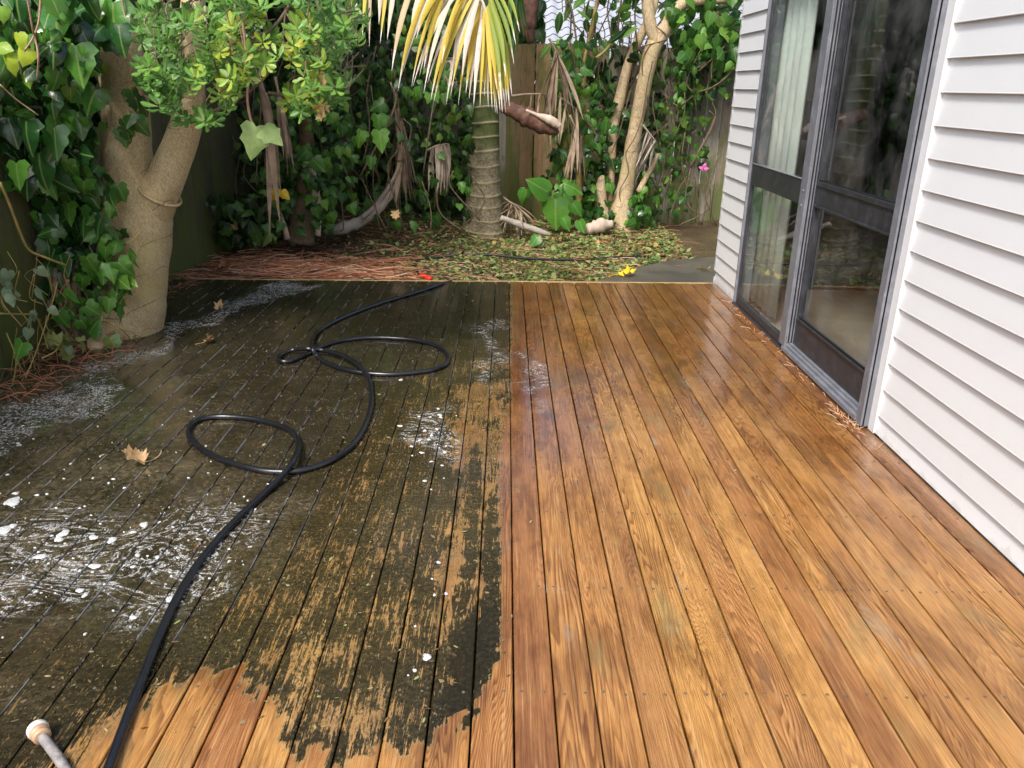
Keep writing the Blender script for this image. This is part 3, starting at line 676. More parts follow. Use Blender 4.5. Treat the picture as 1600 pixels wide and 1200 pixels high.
# room behind the glass
mb = MB(); mb.add([(WX+.03, .5, -.02), (6, .5, -.02), (6, 5.8, -.02), (WX+.03, 5.8, -.02)], [(0, 1, 2, 3)]); mb.build('room_floor', M['room_f'], house, False)
mb = MB(); mb.add([(WX+.03, .5, -.02), (6, .5, -.02), (6, 5.8, -.02), (WX+.03, 5.8, -.02), (WX+.03, .5, 2.5), (6, .5, 2.5), (6, 5.8, 2.5), (WX+.03, 5.8, 2.5)], [(0, 4, 5, 1), (2, 6, 7, 3), (4, 7, 6, 5)])
mb.box(5.95, 6, .5, 5.8, -.02, .9); mb.box(5.95, 6, .5, 1.6, .9, 2.5); mb.box(5.95, 6, 4.8, 5.8, .9, 2.5); mb.build('room_walls', M['room_w'], house, False)  # far wall left open: an unseen window added to light the room
# door
door = link('sliding_door', bpy.data.meshes.new('sliding_door'), None, house)
bm_ = MB()
OUT = WX-.045     # outer face of the fixed frame
def bx(mat, name, boxes, parent=door, bev=.0025):
    mb = MB()
    for b in boxes: mb.box(*b)
    o = mb.build(name, M[mat], parent, False)
    if bev:
        md = o.modifiers.new('b', 'BEVEL'); md.width = bev; md.segments = 2; md.limit_method = 'ANGLE'
    return o
MY0, MY1 = 4.195, 4.285       # centre mullion
# fixed outer frame: replaces the empty mesh
mb = MB()
mb.box(OUT, WX+.07, DY0-.012, DY0+.052, .012, DTOP)            # right jamb
mb.box(OUT-.006, OUT+.012, DY0-.012, DY0+.006, .012, DTOP)     # lip
mb.box(OUT+.012, WX+.07, DY1-.018, DY1, .012, DTOP)            # left jamb
mb.box(OUT+.004, WX+.07, DY0+.052, DY1-.018, DTOP-.05, DTOP-.001)
tmp = mb.build('x', M['alu_light'], None, False); door.data = tmp.data; bpy.data.objects.remove(tmp)
door.data.transform(Matrix.Translation(-house.location))
md = door.modifiers.new('b', 'BEVEL'); md.width = .003; md.segments = 2; md.limit_method = 'ANGLE'
door['label'] = 'grey aluminium framed two leaf glazed door with dark rails'
bx('alu_light', 'sill', [(OUT-.004, WX+.07, DY0+.053, MY0+.03, .013, .036), (OUT+.014, WX+.07, DY0+.053, MY0, .037, .05), (OUT+.028, WX+.07, DY0+.053, MY0, .051, .062)])
bx('alu_dark', 'sill_base', [(OUT+.006, WX+.06, DY0, DY1-.003, -.01, .0118)])
bx('alu_light', 'mullion', [(OUT+.001, WX+.03, MY0, MY1, .037, DTOP-.052)])
for zz in (.795, .870):
    mb = MB(); c = np.array([OUT-.0005, (MY0+MY1)/2-.004, zz]); n = 10; vs = []
    for rr_, dx in ((.0075, .001), (.0068, -.002), (.004, -.0036)):
        vs += [c+np.array([dx, rr_*math.cos(2*math.pi*i/n), rr_*math.sin(2*math.pi*i/n)]) for i in range(n)]
    mb.add(vs, [(j*n+i, j*n+(i+1) % n, (j+1)*n+(i+1) % n, (j+1)*n+i) for j in (0, 1) for i in range(n)]+[tuple(2*n+i for i in range(n))]); mb.build('rivet', M['whitep'] if 0 else M['alu_light'], door)
# left leaf (fixed): nearly flush
LX = OUT+.020
bx('alu_dark', 'fixed_leaf', [(LX, LX+.03, MY1+.002, MY1+.045, .013, DTOP-.052), (LX+.006, LX+.03, DY1-.05, DY1-.020, .013, DTOP-.052), (LX, LX+.03, MY1+.046, DY1-.051, .013, .058), (LX+.002, LX+.03, MY1+.046, DY1-.051, .79, .915), (LX, LX+.03, MY1+.046, DY1-.051, DTOP-.10, DTOP-.053)])
bx('alu_light', 'rail_cap', [(LX-.002, LX+.012, MY1+.046, DY1-.051, .9155, .922)])
# right leaf (slides behind): recessed with stepped tracks
RX = WX-.005
bx('alu_dark', 'sliding_leaf', [(RX, RX+.03, DY0+.054, DY0+.085, .063, DTOP-.052), (RX, RX+.03, MY0-.042, MY0-.014, .063, DTOP-.052), (RX, RX+.03, DY0+.086, MY0-.043, .063, .205), (RX, RX+.03, DY0+.086, MY0-.043, .80, .925), (RX+.002, RX+.03, DY0+.086, MY0-.043, DTOP-.12, DTOP-.053), (RX-.010, RX-.0005, DY0+.086, MY0-.043, .205, .216), (RX-.008, RX-.0005, DY0+.086, MY0-.043, .905, .93), (RX-.008, RX-.0005, DY0+.086, MY0-.043, .80, .812)])
bx('alu_light', 'track', [(OUT+.010+.014*i, OUT+.017+.014*i, MY0-.006-.006*i, MY0-.0005, .063, DTOP-.052) for i in range(3)])
bx('seal', 'seal', [(OUT+.018+.014*i, OUT+.023+.014*i, MY0-.004-.006*i, MY0-.0008, .063, DTOP-.052) for i in range(3)]+[(RX+.004, RX+.012, DY0+.086, MY0-.043, .2165, .221), (RX+.004, RX+.012, DY0+.086, MY0-.043, .9305, .935)], bev=0)
def pane(x, y0, y1, z0, z1):
    mb = MB(); mb.add([(x, y0, z0), (x, y1, z0), (x, y1, z1), (x, y0, z1)], [(0, 3, 2, 1)]); return mb.build('glass_pane', M['glass'], door, False)
pane(LX+.016, MY1+.044, DY1-.049, .056, .792); pane(LX+.016, MY1+.044, DY1-.049, .913, DTOP-.098)
pane(RX+.016, DY0+.084, MY0-.041, .2, .802); pane(RX+.016, DY0+.084, MY0-.041, .92, DTOP-.118)
# curtains behind glass
def curtain(name, y0, y1, x, z0, z1, amp, folds, label):
    mb = MB(); n = 60; vs = []
    for j, z in enumerate((z0, (z0+z1)/2, z1)):
        for i in range(n+1):
            t = i/n; vs.append((x+amp*math.sin(t*folds*6.28+.4*math.sin(t*9))*(1-.1*j)+.006*math.sin(t*31), y0+(y1-y0)*t+.01*j*math.sin(t*5), z))
    fs = [(j*(n+1)+i, j*(n+1)+i+1, (j+1)*(n+1)+i+1, (j+1)*(n+1)+i) for j in (0, 1) for i in range(n)]
    mb.add(vs, fs); o = mb.build(name, M['curtain']); md = o.modifiers.new('s', 'SOLIDIFY'); md.thickness = .002
    tag(o, label, 'curtain', 'curtains behind the glazed door')
curtain('curtain', 4.78, 5.5, WX+.085, .03, 2.1, .016, 6, 'pale green sheer curtain gathered behind the far glass leaf')
curtain('curtain', 4.36, 4.60, WX+.09, .03, 2.1, .012, 3, 'narrow bluish curtain edge hanging behind the nearer glass leaf')

# ============================================================ FENCES
PAL = [(0., (.24, .21, .16)), (.3, (.38, .35, .29)), (.5, (.20, .18, .13)), (.75, (.33, .27, .19)), (1., (.44, .40, .33))]
M['paling'] = paling_mat('weathered_paling', PAL, .55)
M['paling_w'] = paling_mat('brown_paling', [(0., (.27, .175, .09)), (.5, (.36, .24, .13)), (1., (.21, .16, .08))], .6)
M['paling_d'] = paling_mat('mossy_paling', [(0., (.10, .085, .05)), (.5, (.14, .12, .075)), (1., (.08, .075, .045))], .8)
fence = empty('paling_fence', (.8, 9.15, 0), 'weathered vertical paling fence across the back of the garden', 'fence', 'paling fences round the yard')
x = -2.6
while x < 4.3:
    wd = .148+random.uniform(-.006, .004); mb = MB(); t = random.uniform(-.014, .014); top = 1.76+random.uniform(-.008, .008)
    ry = random.uniform(-.008, .006); ln = random.uniform(-.006, .006)
    v = [(x+ex*wd+(zz > 0)*ln, 9.15+ry+dy+ex*t, zz) for zz in (GZ-.03, top) for ex in (0, 1) for dy in (0, .018)]
    mb.add(v, [(0, 1, 3, 2), (4, 6, 7, 5), (0, 4, 5, 1), (2, 3, 7, 6), (0, 2, 6, 4), (1, 5, 7, 3)], random.random())
    mb.build('paling', M['paling_w'] if -.1 < x < .9 else M['paling'], fence, False)
    x += wd+(random.choice((.003, .005, .008, .012)))
mb = MB()
for z in (.2, .85, 1.5): mb.box(-2.6, 4.3, 9.172, 9.22, z, z+.08)
mb.build('rail', M['paling'], fence, False)
fence2 = empty('paling_fence', (-2.45, 5, 0), 'dark mossy side fence behind the ivy and the big tree', 'fence', 'paling fences round the yard')
y = 1.2
while y < 9.1:
    wd = .148+random.uniform(-.006, .004); mb = MB(); top = 1.85+random.uniform(-.01, .01); ln = random.uniform(-.008, .008)
    v = [(-2.45+dx+random.uniform(-.001, .001), y+ex*wd+(zz > 0)*ln, zz) for zz in (GZ-.03, top) for ex in (0, 1) for dx in (0, -.018)]
    mb.add(v, [(0, 1, 3, 2), (4, 6, 7, 5), (0, 4, 5, 1), (2, 3, 7, 6), (0, 2, 6, 4), (1, 5, 7, 3)], random.random())
    mb.build('paling', M['paling_d'], fence2, False)
    y += wd+random.choice((.002, .003, .006))
mb = MB()
for z in (.2, .85, 1.5): mb.box(-2.52, -2.472, 1.2, 9.1, z, z+.08)
mb.build('rail', M['paling_d'], fence2, False)

# ============================================================ NEIGHBOUR'S HOUSE
nh = empty('neighbour_house', (3, 15, 0), 'neighbouring house with pale wavy tiled roof beyond the back fence', 'house')
mb = MB(); mb.box(.6, 9.5, 13.4, 20, GZ, 1.9); mb.build('wall', M['brickw'], nh, False)
mb = MB(); rows = 24; cw = .05; rx0, rx1 = .25, 5.2
ny_ = int((rx1-rx0)/cw)
for j in range(rows):
    y0 = 12.9+j*.19; z0 = 1.62+j*.115; 
    vs = []
    for i in range(ny_+1):
        xx = rx0+i*cw; wv = .028*math.sin(xx*2*math.pi/.22)
        vs += [(xx, y0, z0+wv+.012), (xx, y0, z0+wv+.018), (xx, y0+.205, z0+.128+wv), (xx, y0-.008, z0+wv-.03), (xx, y0-.006, z0+wv+.016)]
    mb.add(vs, [(5*i+1, 5*i+6, 5*i+7, 5*i+2) for i in range(ny_)]+[(5*i+3, 5*i+8, 5*i+9, 5*i+4) for i in range(ny_)]); mb.r[-len(vs):] = [1. if q % 5 > 2 else 0. for q in range(len(vs))]  # lip verts carry the painted shadow line
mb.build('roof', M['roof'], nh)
mb = MB(); mb.box(rx0, rx1, 12.83, 12.89, 1.48, 1.60); mb.build('gutter', M['whitep'], nh, False)

# ============================================================ BIG TREE AT LEFT
TY = 4.42
tree = empty('big_tree', G(190, 533), 'large smooth tan tree forking in two beside the dirty deck edge', 'tree')
def limb(ctrl, n=18, wob=.03, name='trunk', mat='bark', parent=tree, sub=5, ctrlY=None):
    """ctrl: (px, py, width_px, Y)"""
    P = [A(a[0], a[1], a[3]) for a in ctrl]
    r = []
    for a, p in zip(ctrl, P):
        zc = -(RW.T@(p-np.array([0, 0, H])))[2]; r.append(a[2]/2*zc/F)
    Q = cr(P, sub); rr = [float(v[0]) for v in cr([(x, 0, 0) for x in r], sub)]
    mb = MB(); mb.tube(Q, rr, n, wob=wob); return mb.build(name, M[mat], parent)
limb([(182, 556, 190, TY), (184, 532, 146, TY), (192, 505, 122, TY), (200, 470, 112, TY), (207, 420, 104, TY), (212, 370, 106, TY), (212, 330, 104, TY), (203, 290, 84, TY), (199, 240, 74, TY), (198, 190, 70, TY), (195, 140, 68, TY), (188, 95, 74, TY), (176, 40, 66, TY), (160, -30, 60, TY), (140, -130, 52, TY+.1), (130, -300, 44, TY+.2)], 28, .018, sub=7)
limb([(222, 372, 60, TY+.04), (236, 330, 66, TY), (254, 290, 58, TY-.04), (272, 248, 53, TY-.05), (288, 205, 49, TY-.05), (297, 160, 44, TY-.04), (299, 110, 40, TY), (298, 50, 38, TY), (310, -40, 34, TY+.1), (350, -160, 28, TY+.2)], 24, .018, 'limb', sub=7)
# collar around the limb base
c = A(258, 312, TY-.03)
mb = MB(); ax = nrm(A(289, 205, TY-.06)-A(240, 320, TY)); a = nrm(np.cross(ax, [0, 1, 0])); b = np.cross(ax, a)
mb.tube([A(249, 302, TY-.03)+.112*(math.cos(t)*a+math.sin(t)*b) for t in np.linspace(0, 6.2832, 33)], .009, 6); mb.build('bark_collar', M['bark'], tree)
# flare roots
mb = MB()
for dx, px, py in ((-.3, 120, 538), (-.1, 150, 545)):
    mb.tube(cr([A(190+(px-190)*.3, 470, TY-.06), A(190+(px-190)*.7, 510, TY-.12), G(px, py+6, -.02)], 4), [.07]*4+[.055]*4+[.03], 9, wob=.1)
mb.build('root', M['bark'], tree)
# canopy above the picture
N = 5200; cc = np.array([[-2.6, 5.4, 3.0], [-2.5, 6.2, 3.0], [-2.0, 7.4, 2.9], [-2.6, 8.0, 2.8], [-3.4, 5.0, 3.0], [-1.3, 8.6, 2.9]])
k = rg.integers(0, len(cc), N); P = cc[k]+rg.normal(size=(N, 3))*np.array([.42, .45, .22]); P = P[P[:, 2] > 2.45]; N = len(P)
o = leaves('crown', HEART, P, jit((0, 0, -.3), N, .7), jit((0, 0, 1), N, .6), rg.uniform(.08, .16, N), M['canopy'], tree)
mb = MB()
for cpt in cc:
    s0 = A(150, -80, TY); mb.tube(cr([s0, (s0+cpt)/2+np.array([0, 0, .2]), cpt], 5), [.05, .045, .04, .035, .03, .028, .026, .022, .018, .015, .01], 6)
mb.build('branch', M['bark'], tree)

# ============================================================ HEDGE MASSES BEHIND THE FENCES
def mass(name, boxes, tmpl, mat, size, parent, face, spread=.45, rnd=None, down=True):
    P = []; 
    for (x0, x1, y0, y1, z0, z1, n) in boxes: P.append(rg.uniform((x0, y0, z0), (x1, y1, z1), (n, 3)))
    P = np.concatenate(P)
    # clumpy: drop some by a low-frequency function
    q = np.sin(P[:, 0]*4.1+P[:, 2]*3.)+np.sin(P[:, 1]*3.7-P[:, 2]*4.4)+rg.normal(size=len(P))*.7
    P = P[q > -1.0]; N = len(P)
    d = jit((0, 0, -1) if down else (0, 0, .3), N, .5); nn = jit(face, N, spread)
    return leaves(name, tmpl, P, d, nn, rg.uniform(size*.7, size*1.3, N), mat, parent, rnd)
hb = empty('neighbour_hedge', (-2, 9.8, 0), 'dark leafy hedge rising behind the back fence at left', 'hedge')
mass('foliage', [(-5.0, .35, 9.3, 10.4, .3, 3.1, 8500)], HEART, M['ivy_dark'], .15, hb, (0, -1, .5))
hl = empty('side_hedge', (-3, 5, 0), 'dense dark hedge growing beyond the mossy side fence', 'hedge')
mass('foliage', [(-3.3, -2.55, .8, 3.5, .6, 1.95, 2600), (-3.5, -2.55, 3.5, 9.8, .6, 2.9, 8500)], HEART, M['ivy_dark'], .15, hl, (1, -.3, .5))

# ============================================================ IVY AT LEFT
ivl = empty('ivy', (-2.3, 3.8, 0), 'glossy dark green ivy draping the side fence left of the big tree', 'ivy')
def ivy_cloud(n, regs, tmpl, mat, s0, s1, parent, name='foliage', rr=(0, 1), face=(.25, -1, .4), fs=.5, ds=.55, dirv=(0, 0, -1)):
    """regs: (px0,px1,py0,py1,Y0,Y1,weight)"""
    P = []; wsum = sum(r[6] for r in regs)
    for (a, b, c, d, y0, y1, wt) in regs:
        for _ in range(int(n*wt/wsum)): P.append(A(random.uniform(a, b), random.uniform(c, d), random.uniform(y0, y1)))
    P = np.array(P); P = P[P[:, 2] > -.02]; N = len(P)
    if N > 80 and tmpl is IVY:
        k = N//3; leaves(name, HEART, P[:k], jit(dirv, k, ds), jit(face, k, fs), rg.uniform(s0*.7, s1*.85, k), mat, parent, rg.uniform(rr[0], rr[1], k)); P = P[k:]; N = len(P)
    return leaves(name, tmpl, P, jit(dirv, N, ds), jit(face, N, fs), rg.uniform(s0, s1, N), mat, parent, rg.uniform(rr[0], rr[1], N))
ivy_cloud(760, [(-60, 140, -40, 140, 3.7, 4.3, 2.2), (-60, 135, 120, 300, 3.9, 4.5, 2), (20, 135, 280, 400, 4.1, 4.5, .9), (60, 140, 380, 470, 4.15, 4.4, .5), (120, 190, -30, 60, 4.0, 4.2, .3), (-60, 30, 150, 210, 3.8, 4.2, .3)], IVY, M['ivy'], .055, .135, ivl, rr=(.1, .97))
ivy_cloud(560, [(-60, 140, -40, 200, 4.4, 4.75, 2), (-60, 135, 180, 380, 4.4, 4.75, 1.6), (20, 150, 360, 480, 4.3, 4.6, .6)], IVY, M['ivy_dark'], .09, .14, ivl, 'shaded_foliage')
ivy_cloud(60, [(150, 190, 250, 420, 4.1, 4.2, 1), (120, 190, 360, 480, 4.08, 4.2, 1), (140, 165, 60, 240, 4.15, 4.25, .5)], IVY, M['ivy_mid'], .06, .10, ivl, 'young_foliage')
ivy_cloud(16, [(205, 250, 110, 170, 4.0, 4.1, 1), (185, 215, 175, 210, 4.0, 4.1, .6)], IVY, M['blotched'], .07, .10, ivl, 'blotched_foliage')
ivy_cloud(18, [(0, 60, 420, 470, 3.4, 3.6, 1), (40, 90, 480, 520, 3.5, 3.7, .6), (80, 110, 520, 545, 3.7, 3.8, .4), (0, 20, 420, 470, 3.4, 3.5, .6)], HEART, M['grey_leaf'], .045, .075, ivl, 'grey_foliage')
ivy_cloud(30, [(130, 200, 380, 480, 4.0, 4.12, 1.5), (90, 150, 430, 500, 3.95, 4.1, 1), (10, 40, 530, 560, 3.45, 3.55, .15), (130, 190, 500, 530, 4.0, 4.1, .3)], IVY, M['ivy'], .08, .11, ivl, 'low_foliage', (.7, .97))
def hero(parent, mat, tmpl, specs, name='leaf'):
    """specs: (px, py, Y, size, tip dx, tip dy in px, rnd, tilt)"""
    P = []; D_ = []; Nn = []; Sz = []; Rn = []
    for (px, py, Y, sz, dx, dy, rr_, tilt) in specs:
        p = A(px, py, Y); q = A(px+dx, py+dy, Y); d = nrm(q-p)+np.array([0, -.25, 0]); P.append(p); D_.append(d)
        Nn.append((random.uniform(-.3, .3), -1, tilt)); Sz.append(sz); Rn.append(rr_)
    for i in range(len(P)): leaves(name, tmpl, P[i:i+1], D_[i:i+1], Nn[i:i+1], Sz[i:i+1], mat, parent, np.array(Rn[i:i+1]))
hero(ivl, M['ivy'], IVY, [(175, 5, 3.9, .20, 6, 60, .75, .5), (85, -5, 3.8, .18, 10, 60, .7, .5), (118, 72, 3.8, .17, 12, 60, .8, .4), (64, 62, 3.9, .14, 10, 50, .4, .4), (185, 40, 3.85, .13, 10, 50, .35, .3), (25, -20, 3.8, .15, 5, 50, .3, .3), (150, 140, 3.9, .13, -20, 50, .6, .3), (40, 190, 3.8, .15, 6, 60, .35, .4), (85, 200, 3.9, .15, 10, 60, .6, .4), (60, 240, 3.9, .17, 10, 60, .45, .4), (25, 255, 3.7, .12, 10, 50, .86, .3), (110, 130, 3.95, .13, 30, 30, .7, .5), (20, 15, 3.9, .12, 0, 50, .2, .3)], 'large_leaf')
hero(ivl, M['bright'], HEART, [(28, 52, 3.5, .065, 10, 40, .9, .3), (42, 76, 3.5, .075, -12, 40, 1., .4), (10, 84, 3.5, .08, 8, 40, .9, .4), (2, 10, 3.5, .06, 5, 30, .4, .4), (-2, 72, 3.5, .06, 40, 8, .6, .6)], 'lime_leaf')
def vine(mb, pts, r=.004, n=5):
    if isinstance(mb, tuple):      # (name, material, parent): a part of its own
        b = MB(); b.tube(cr([A(*p) for p in pts], 5), r, n); b.build(mb[0], M[mb[1]], mb[2]); return
    mb.tube(cr([A(*p) for p in pts], 5), r, n)
mb = ('hanging_stem', 'stem_pale', ivl); vine(mb, [(40, -20, 3.4), (50, 40, 3.45), (55, 60, 3.5), (60, 90, 3.5), (58, 125, 3.55)]); vine(mb, [(64, -20, 3.5), (61, 30, 3.5), (52, 58, 3.5), (38, 80, 3.5)])
vine(mb, [(188, -20, 3.9), (193, 15, 3.9), (200, 40, 3.9), (204, 50, 3.9)]); vine(mb, [(237, 70, 4.1), (231, 105, 4.15), (226, 135, 4.2), (222, 155, 4.2)], .007)
vine(mb, [(0, 132, 3.5), (25, 155, 3.55), (60, 180, 3.6)], .003)
mb = ('stem', 'stem_yellow', ivl); vine(mb, [(0, 285, 3.4), (15, 320, 3.45), (30, 360, 3.5), (45, 390, 3.55), (70, 402, 3.6), (104, 415, 3.7)], .006); vine(mb, [(0, 490, 3.4), (30, 491, 3.5), (55, 494, 3.6), (68, 520, 3.7), (75, 545, 3.7)], .004)
vine(mb, [(65, 560, 3.6), (85, 550, 3.65), (92, 541, 3.7)], .004); vine(mb, [(40, 590, 3.5), (60, 540, 3.6), (80, 480, 3.7), (90, 440, 3.8)], .003); vine(mb, [(20, 600, 3.5), (25, 560, 3.5), (10, 520, 3.5)], .003)
vine(mb, [(170, 390, 4.18), (185, 382, 4.17), (205, 377, 4.17), (220, 362, 4.17)], .004); vine(mb, [(150, 500, 4.1), (180, 508, 4.05), (200, 525, 4.1), (205, 535, 4.15)], .004); vine(mb, [(188, 515, 4.1), (208, 520, 4.1), (214, 534, 4.15)], .003)
mb = MB()
for _ in range(38):
    x_ = random.uniform(10, 140); y_ = random.uniform(380, 580); Y_ = 3.55+x_/220
    vine(mb, [(x_, y_, Y_), (x_+random.uniform(-25, 25), y_+random.uniform(15, 40), Y_), (x_+random.uniform(-30, 30), min(600, y_+random.uniform(40, 80)), Y_)], random.uniform(.0015, .003), 4)
mb.build('stem', M['stem_yellow'], ivl)
# woody ivy stump at tree base
mb = MB()
for i in range(14):
    a0 = A(random.uniform(85, 130), random.uniform(400, 440), 4.15+random.uniform(0, .2)); mb.tube(cr([a0, a0+np.array([random.uniform(-.1, .1), -.05, -.15]), G(random.uniform(100, 150), random.uniform(530, 545), 0)], 4), [.016]*4+[.012]*4+[.006], 6, wob=.3)
mb.build('woody_stem', M['stem'], ivl)
# decaying leaf heap
ivy_cloud(16, [(78, 112, 520, 548, 3.72, 3.9, 1), (120, 135, 528, 545, 3.9, 4.0, .3)], DRY, leaf_mat('wilted_leaf', [(0., (.22, .24, .06)), (.6, (.32, .30, .10)), (1., (.20, .28, .08))], .6), .05, .09, ivl, 'wilted_foliage', face=(0, -.5, 1), dirv=(.3, -.5, -.1))

# ============================================================ SHRUB (upper left centre)
sh = empty('broadleaf_shrub', A(330, 260, 5.2)*np.array([1, 1, 0]), 'bright green small leaved shrub leaning over in front of the forked tree', 'shrub')
def rosettes(cent, axis, size, n0, n1, mat, parent, name, rr):
    P = []; D_ = []; Nn = []; Sz = []; Rn = []
    for c_, a_, s_, q in zip(cent, axis, size, rr):
        a_ = nrm(a_); u_ = nrm(np.cross(a_, [.3, .2, .9])); v_ = np.cross(a_, u_); n = random.randint(n0, n1); ph = random.random()*6
        for i in range(n):
            t = ph+i*2.4; rad = math.cos(t)*u_+math.sin(t)*v_; el_ = random.uniform(.15, .9)
            D_.append(rad+a_*el_); Nn.append(a_-rad*el_*.7); P.append(np.array(c_)-a_*i*.004+rad*.004); Sz.append(s_*random.uniform(.75, 1.15)); Rn.append(min(1, max(0, q+random.uniform(-.18, .18))))
    return leaves(name, OBO, P, D_, Nn, Sz, mat, parent, np.array(Rn))
cent = []; axs = []; sz = []; rr = []
def inreg(px, py):
    lim = np.interp(px, [215, 255, 300, 340, 380, 420, 470, 520, 565], [110, 180, 190, 200, 130, 140, 180, 175, 90]); return py < lim
stems = MB(); c = 0
while c < 480:
    px, py = random.uniform(215, 570), random.uniform(-50, 235)
    if not inreg(px, py): continue
    if px < 330 and py < 40 and random.random() < .5: continue
    if math.sin(px*.052+1)+math.sin(py*.07+px*.02)+random.gauss(0, .5) < -.55: continue
    Y = random.uniform(3.3, 4.4) if py < 150 else random.uniform(3.4, 3.9); p = A(px, py, Y); bright = .80 if (300 < px < 500 and 20 < py < 170 and Y < 3.8) else .5
    if random.random() < .25: bright += .15
    cent.append(p); axs.append((random.uniform(-.5, .5), -.8, random.uniform(.1, 1.))); sz.append(random.uniform(.032, .060)); rr.append(bright); c += 1
    if random.random() < .5: stems.tube(cr([p, p+np.array([random.uniform(-.05, .05), .08, random.uniform(.0, .08)]), p+np.array([random.uniform(-.1, .1), .25, random.uniform(.05, .2)])], 3), .003, 4)
rosettes(cent, axs, sz, 7, 11, M['shrub'], sh, 'foliage', rr)
# upright spray near (330,60-110)
cent = [A(322+3*math.sin(i), 18+i*9, 3.35) for i in range(13)]; rosettes(cent, [(0, -.5, 1)]*13, [.05]*13, 4, 6, M['shrub'], sh, 'spray', [.6]*13)
stems.tube(cr([A(322, 10, 3.36), A(325, 60, 3.36), A(336, 100, 3.38), A(350, 150, 3.5), A(330, 185, 3.7), A(290, 180, 3.8)], 5), .004, 5)
for pts in ([(300, 185, 3.7), (330, 175, 3.7), (380, 150, 3.9), (430, 100, 4.2), (470, 20, 4.4), (480, -60, 4.5)], [(420, 145, 3.7), (460, 150, 3.7), (490, 130, 3.8), (500, 60, 4.2), (490, -60, 4.5)], [(395, 60, 3.5), (430, 40, 3.7), (470, -20, 4.2)], [(240, 60, 3.8), (280, 20, 3.9), (330, -30, 4.2), (420, -80, 4.6)]):
    stems.tube(cr([A(*p) for p in pts], 5), .007, 6)
stems.build('stem', M['stem'], sh)
limb([(466, 376, 52, 7.1), (470, 350, 38, 7.1), (474, 315, 32, 7.1), (478, 270, 26, 7.1), (478, 210, 22, 7.0), (470, 130, 20, 6.6), (455, 40, 18, 5.8), (450, -60, 15, 5.0)], 12, .1, 'trunk', 'stem', sh)
# hanging vine with big light leaf
hv = empty('climbing_vine', A(400, 200, 3.6), 'thin twining vine with one big pale green lobed leaf hanging in front of the shrub', 'vine')
mb = ('stem', 'stem_pale', hv); vine(mb, [(372, -30, 3.5), (382, 60, 3.5), (388, 120, 3.5), (386, 150, 3.5), (390, 180, 3.5), (397, 200, 3.5)], .006); vine(mb, [(365, 0, 3.5), (378, 60, 3.52), (388, 125, 3.5)], .003)
BIGL = leaf_mat('pale_lobed_leaf', [(0., (.34, .52, .18)), (1., (.42, .6, .22))], .5, .45, .4)
hero(hv, BIGL, IVY, [(400, 198, 3.48, .135, -6, 40, .5, .3), (413, 200, 3.5, .10, 30, 22, .9, .8)])
ivy_cloud(4, [(495, 515, 120, 165, 3.5, 3.6, 1)], DRY, M['deadleaf'], .035, .06, hv, 'dead_leaf')

# ============================================================ MIDDLE BACK THICKET
th_ = empty('ivy_thicket', (-1.5, 8.6, 0), 'shady tangle of dark ivy in front of the back fence left of the palm', 'ivy')
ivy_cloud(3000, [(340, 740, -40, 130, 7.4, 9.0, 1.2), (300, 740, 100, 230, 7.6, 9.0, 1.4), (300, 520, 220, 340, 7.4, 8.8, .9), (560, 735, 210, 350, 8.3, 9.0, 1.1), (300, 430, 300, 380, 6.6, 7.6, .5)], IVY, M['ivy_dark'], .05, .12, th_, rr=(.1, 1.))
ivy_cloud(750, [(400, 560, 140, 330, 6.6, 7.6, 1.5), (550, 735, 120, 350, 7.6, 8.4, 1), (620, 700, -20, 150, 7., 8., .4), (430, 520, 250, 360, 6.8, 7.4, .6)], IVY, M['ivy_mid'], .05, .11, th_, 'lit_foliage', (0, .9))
hero(th_, M['ivy_mid'], IVY, [(565, 205, 6.5, .13, -10, 30, .7, .4), (590, 180, 6.6, .15, 5, 40, .6, .5), (593, 205, 6.6, .17, 5, 40, .75, .5), (600, 160, 6.8, .13, -25, 10, .3, .3), (580, 245, 6.6, .10, 0, 30, .6, .3), (545, 225, 6.8, .11, 0, 30, .5, .4), (480, 235, 6.6, .12, -20, 20, .4, .4), (490, 250, 6.6, .13, 20, 20, .5, .4)], 'leaf')
hero(th_, M['ribbon'], IVY, [(432, 295, 6.4, .10, -6, 14, .9, .4), (440, 300, 6.4, .08, 12, 10, .9, .4)], 'yellow_leaf')
mb = MB()
for _ in range(70):
    x_ = random.uniform(300, 740); y_ = random.uniform(60, 300); Y_ = random.uniform(6.8, 8.4)
    vine(mb, [(x_, y_, Y_), (x_+random.uniform(-20, 20), y_+random.uniform(20, 60), Y_), (x_+random.uniform(-50, 50), min(362, y_+random.uniform(60, 160)), Y_)], random.uniform(.003, .008), 4)
mb.build('stem', M['stem'], th_)
hero(th_, M['deadleaf'], DRY, [(x_, y_, 6.8, .08, random.uniform(-20, 20), 20, .5, .5) for x_, y_ in ((365, 350), (500, 75), (360, 352), (505, 145), (618, 330))], 'dead_leaf')

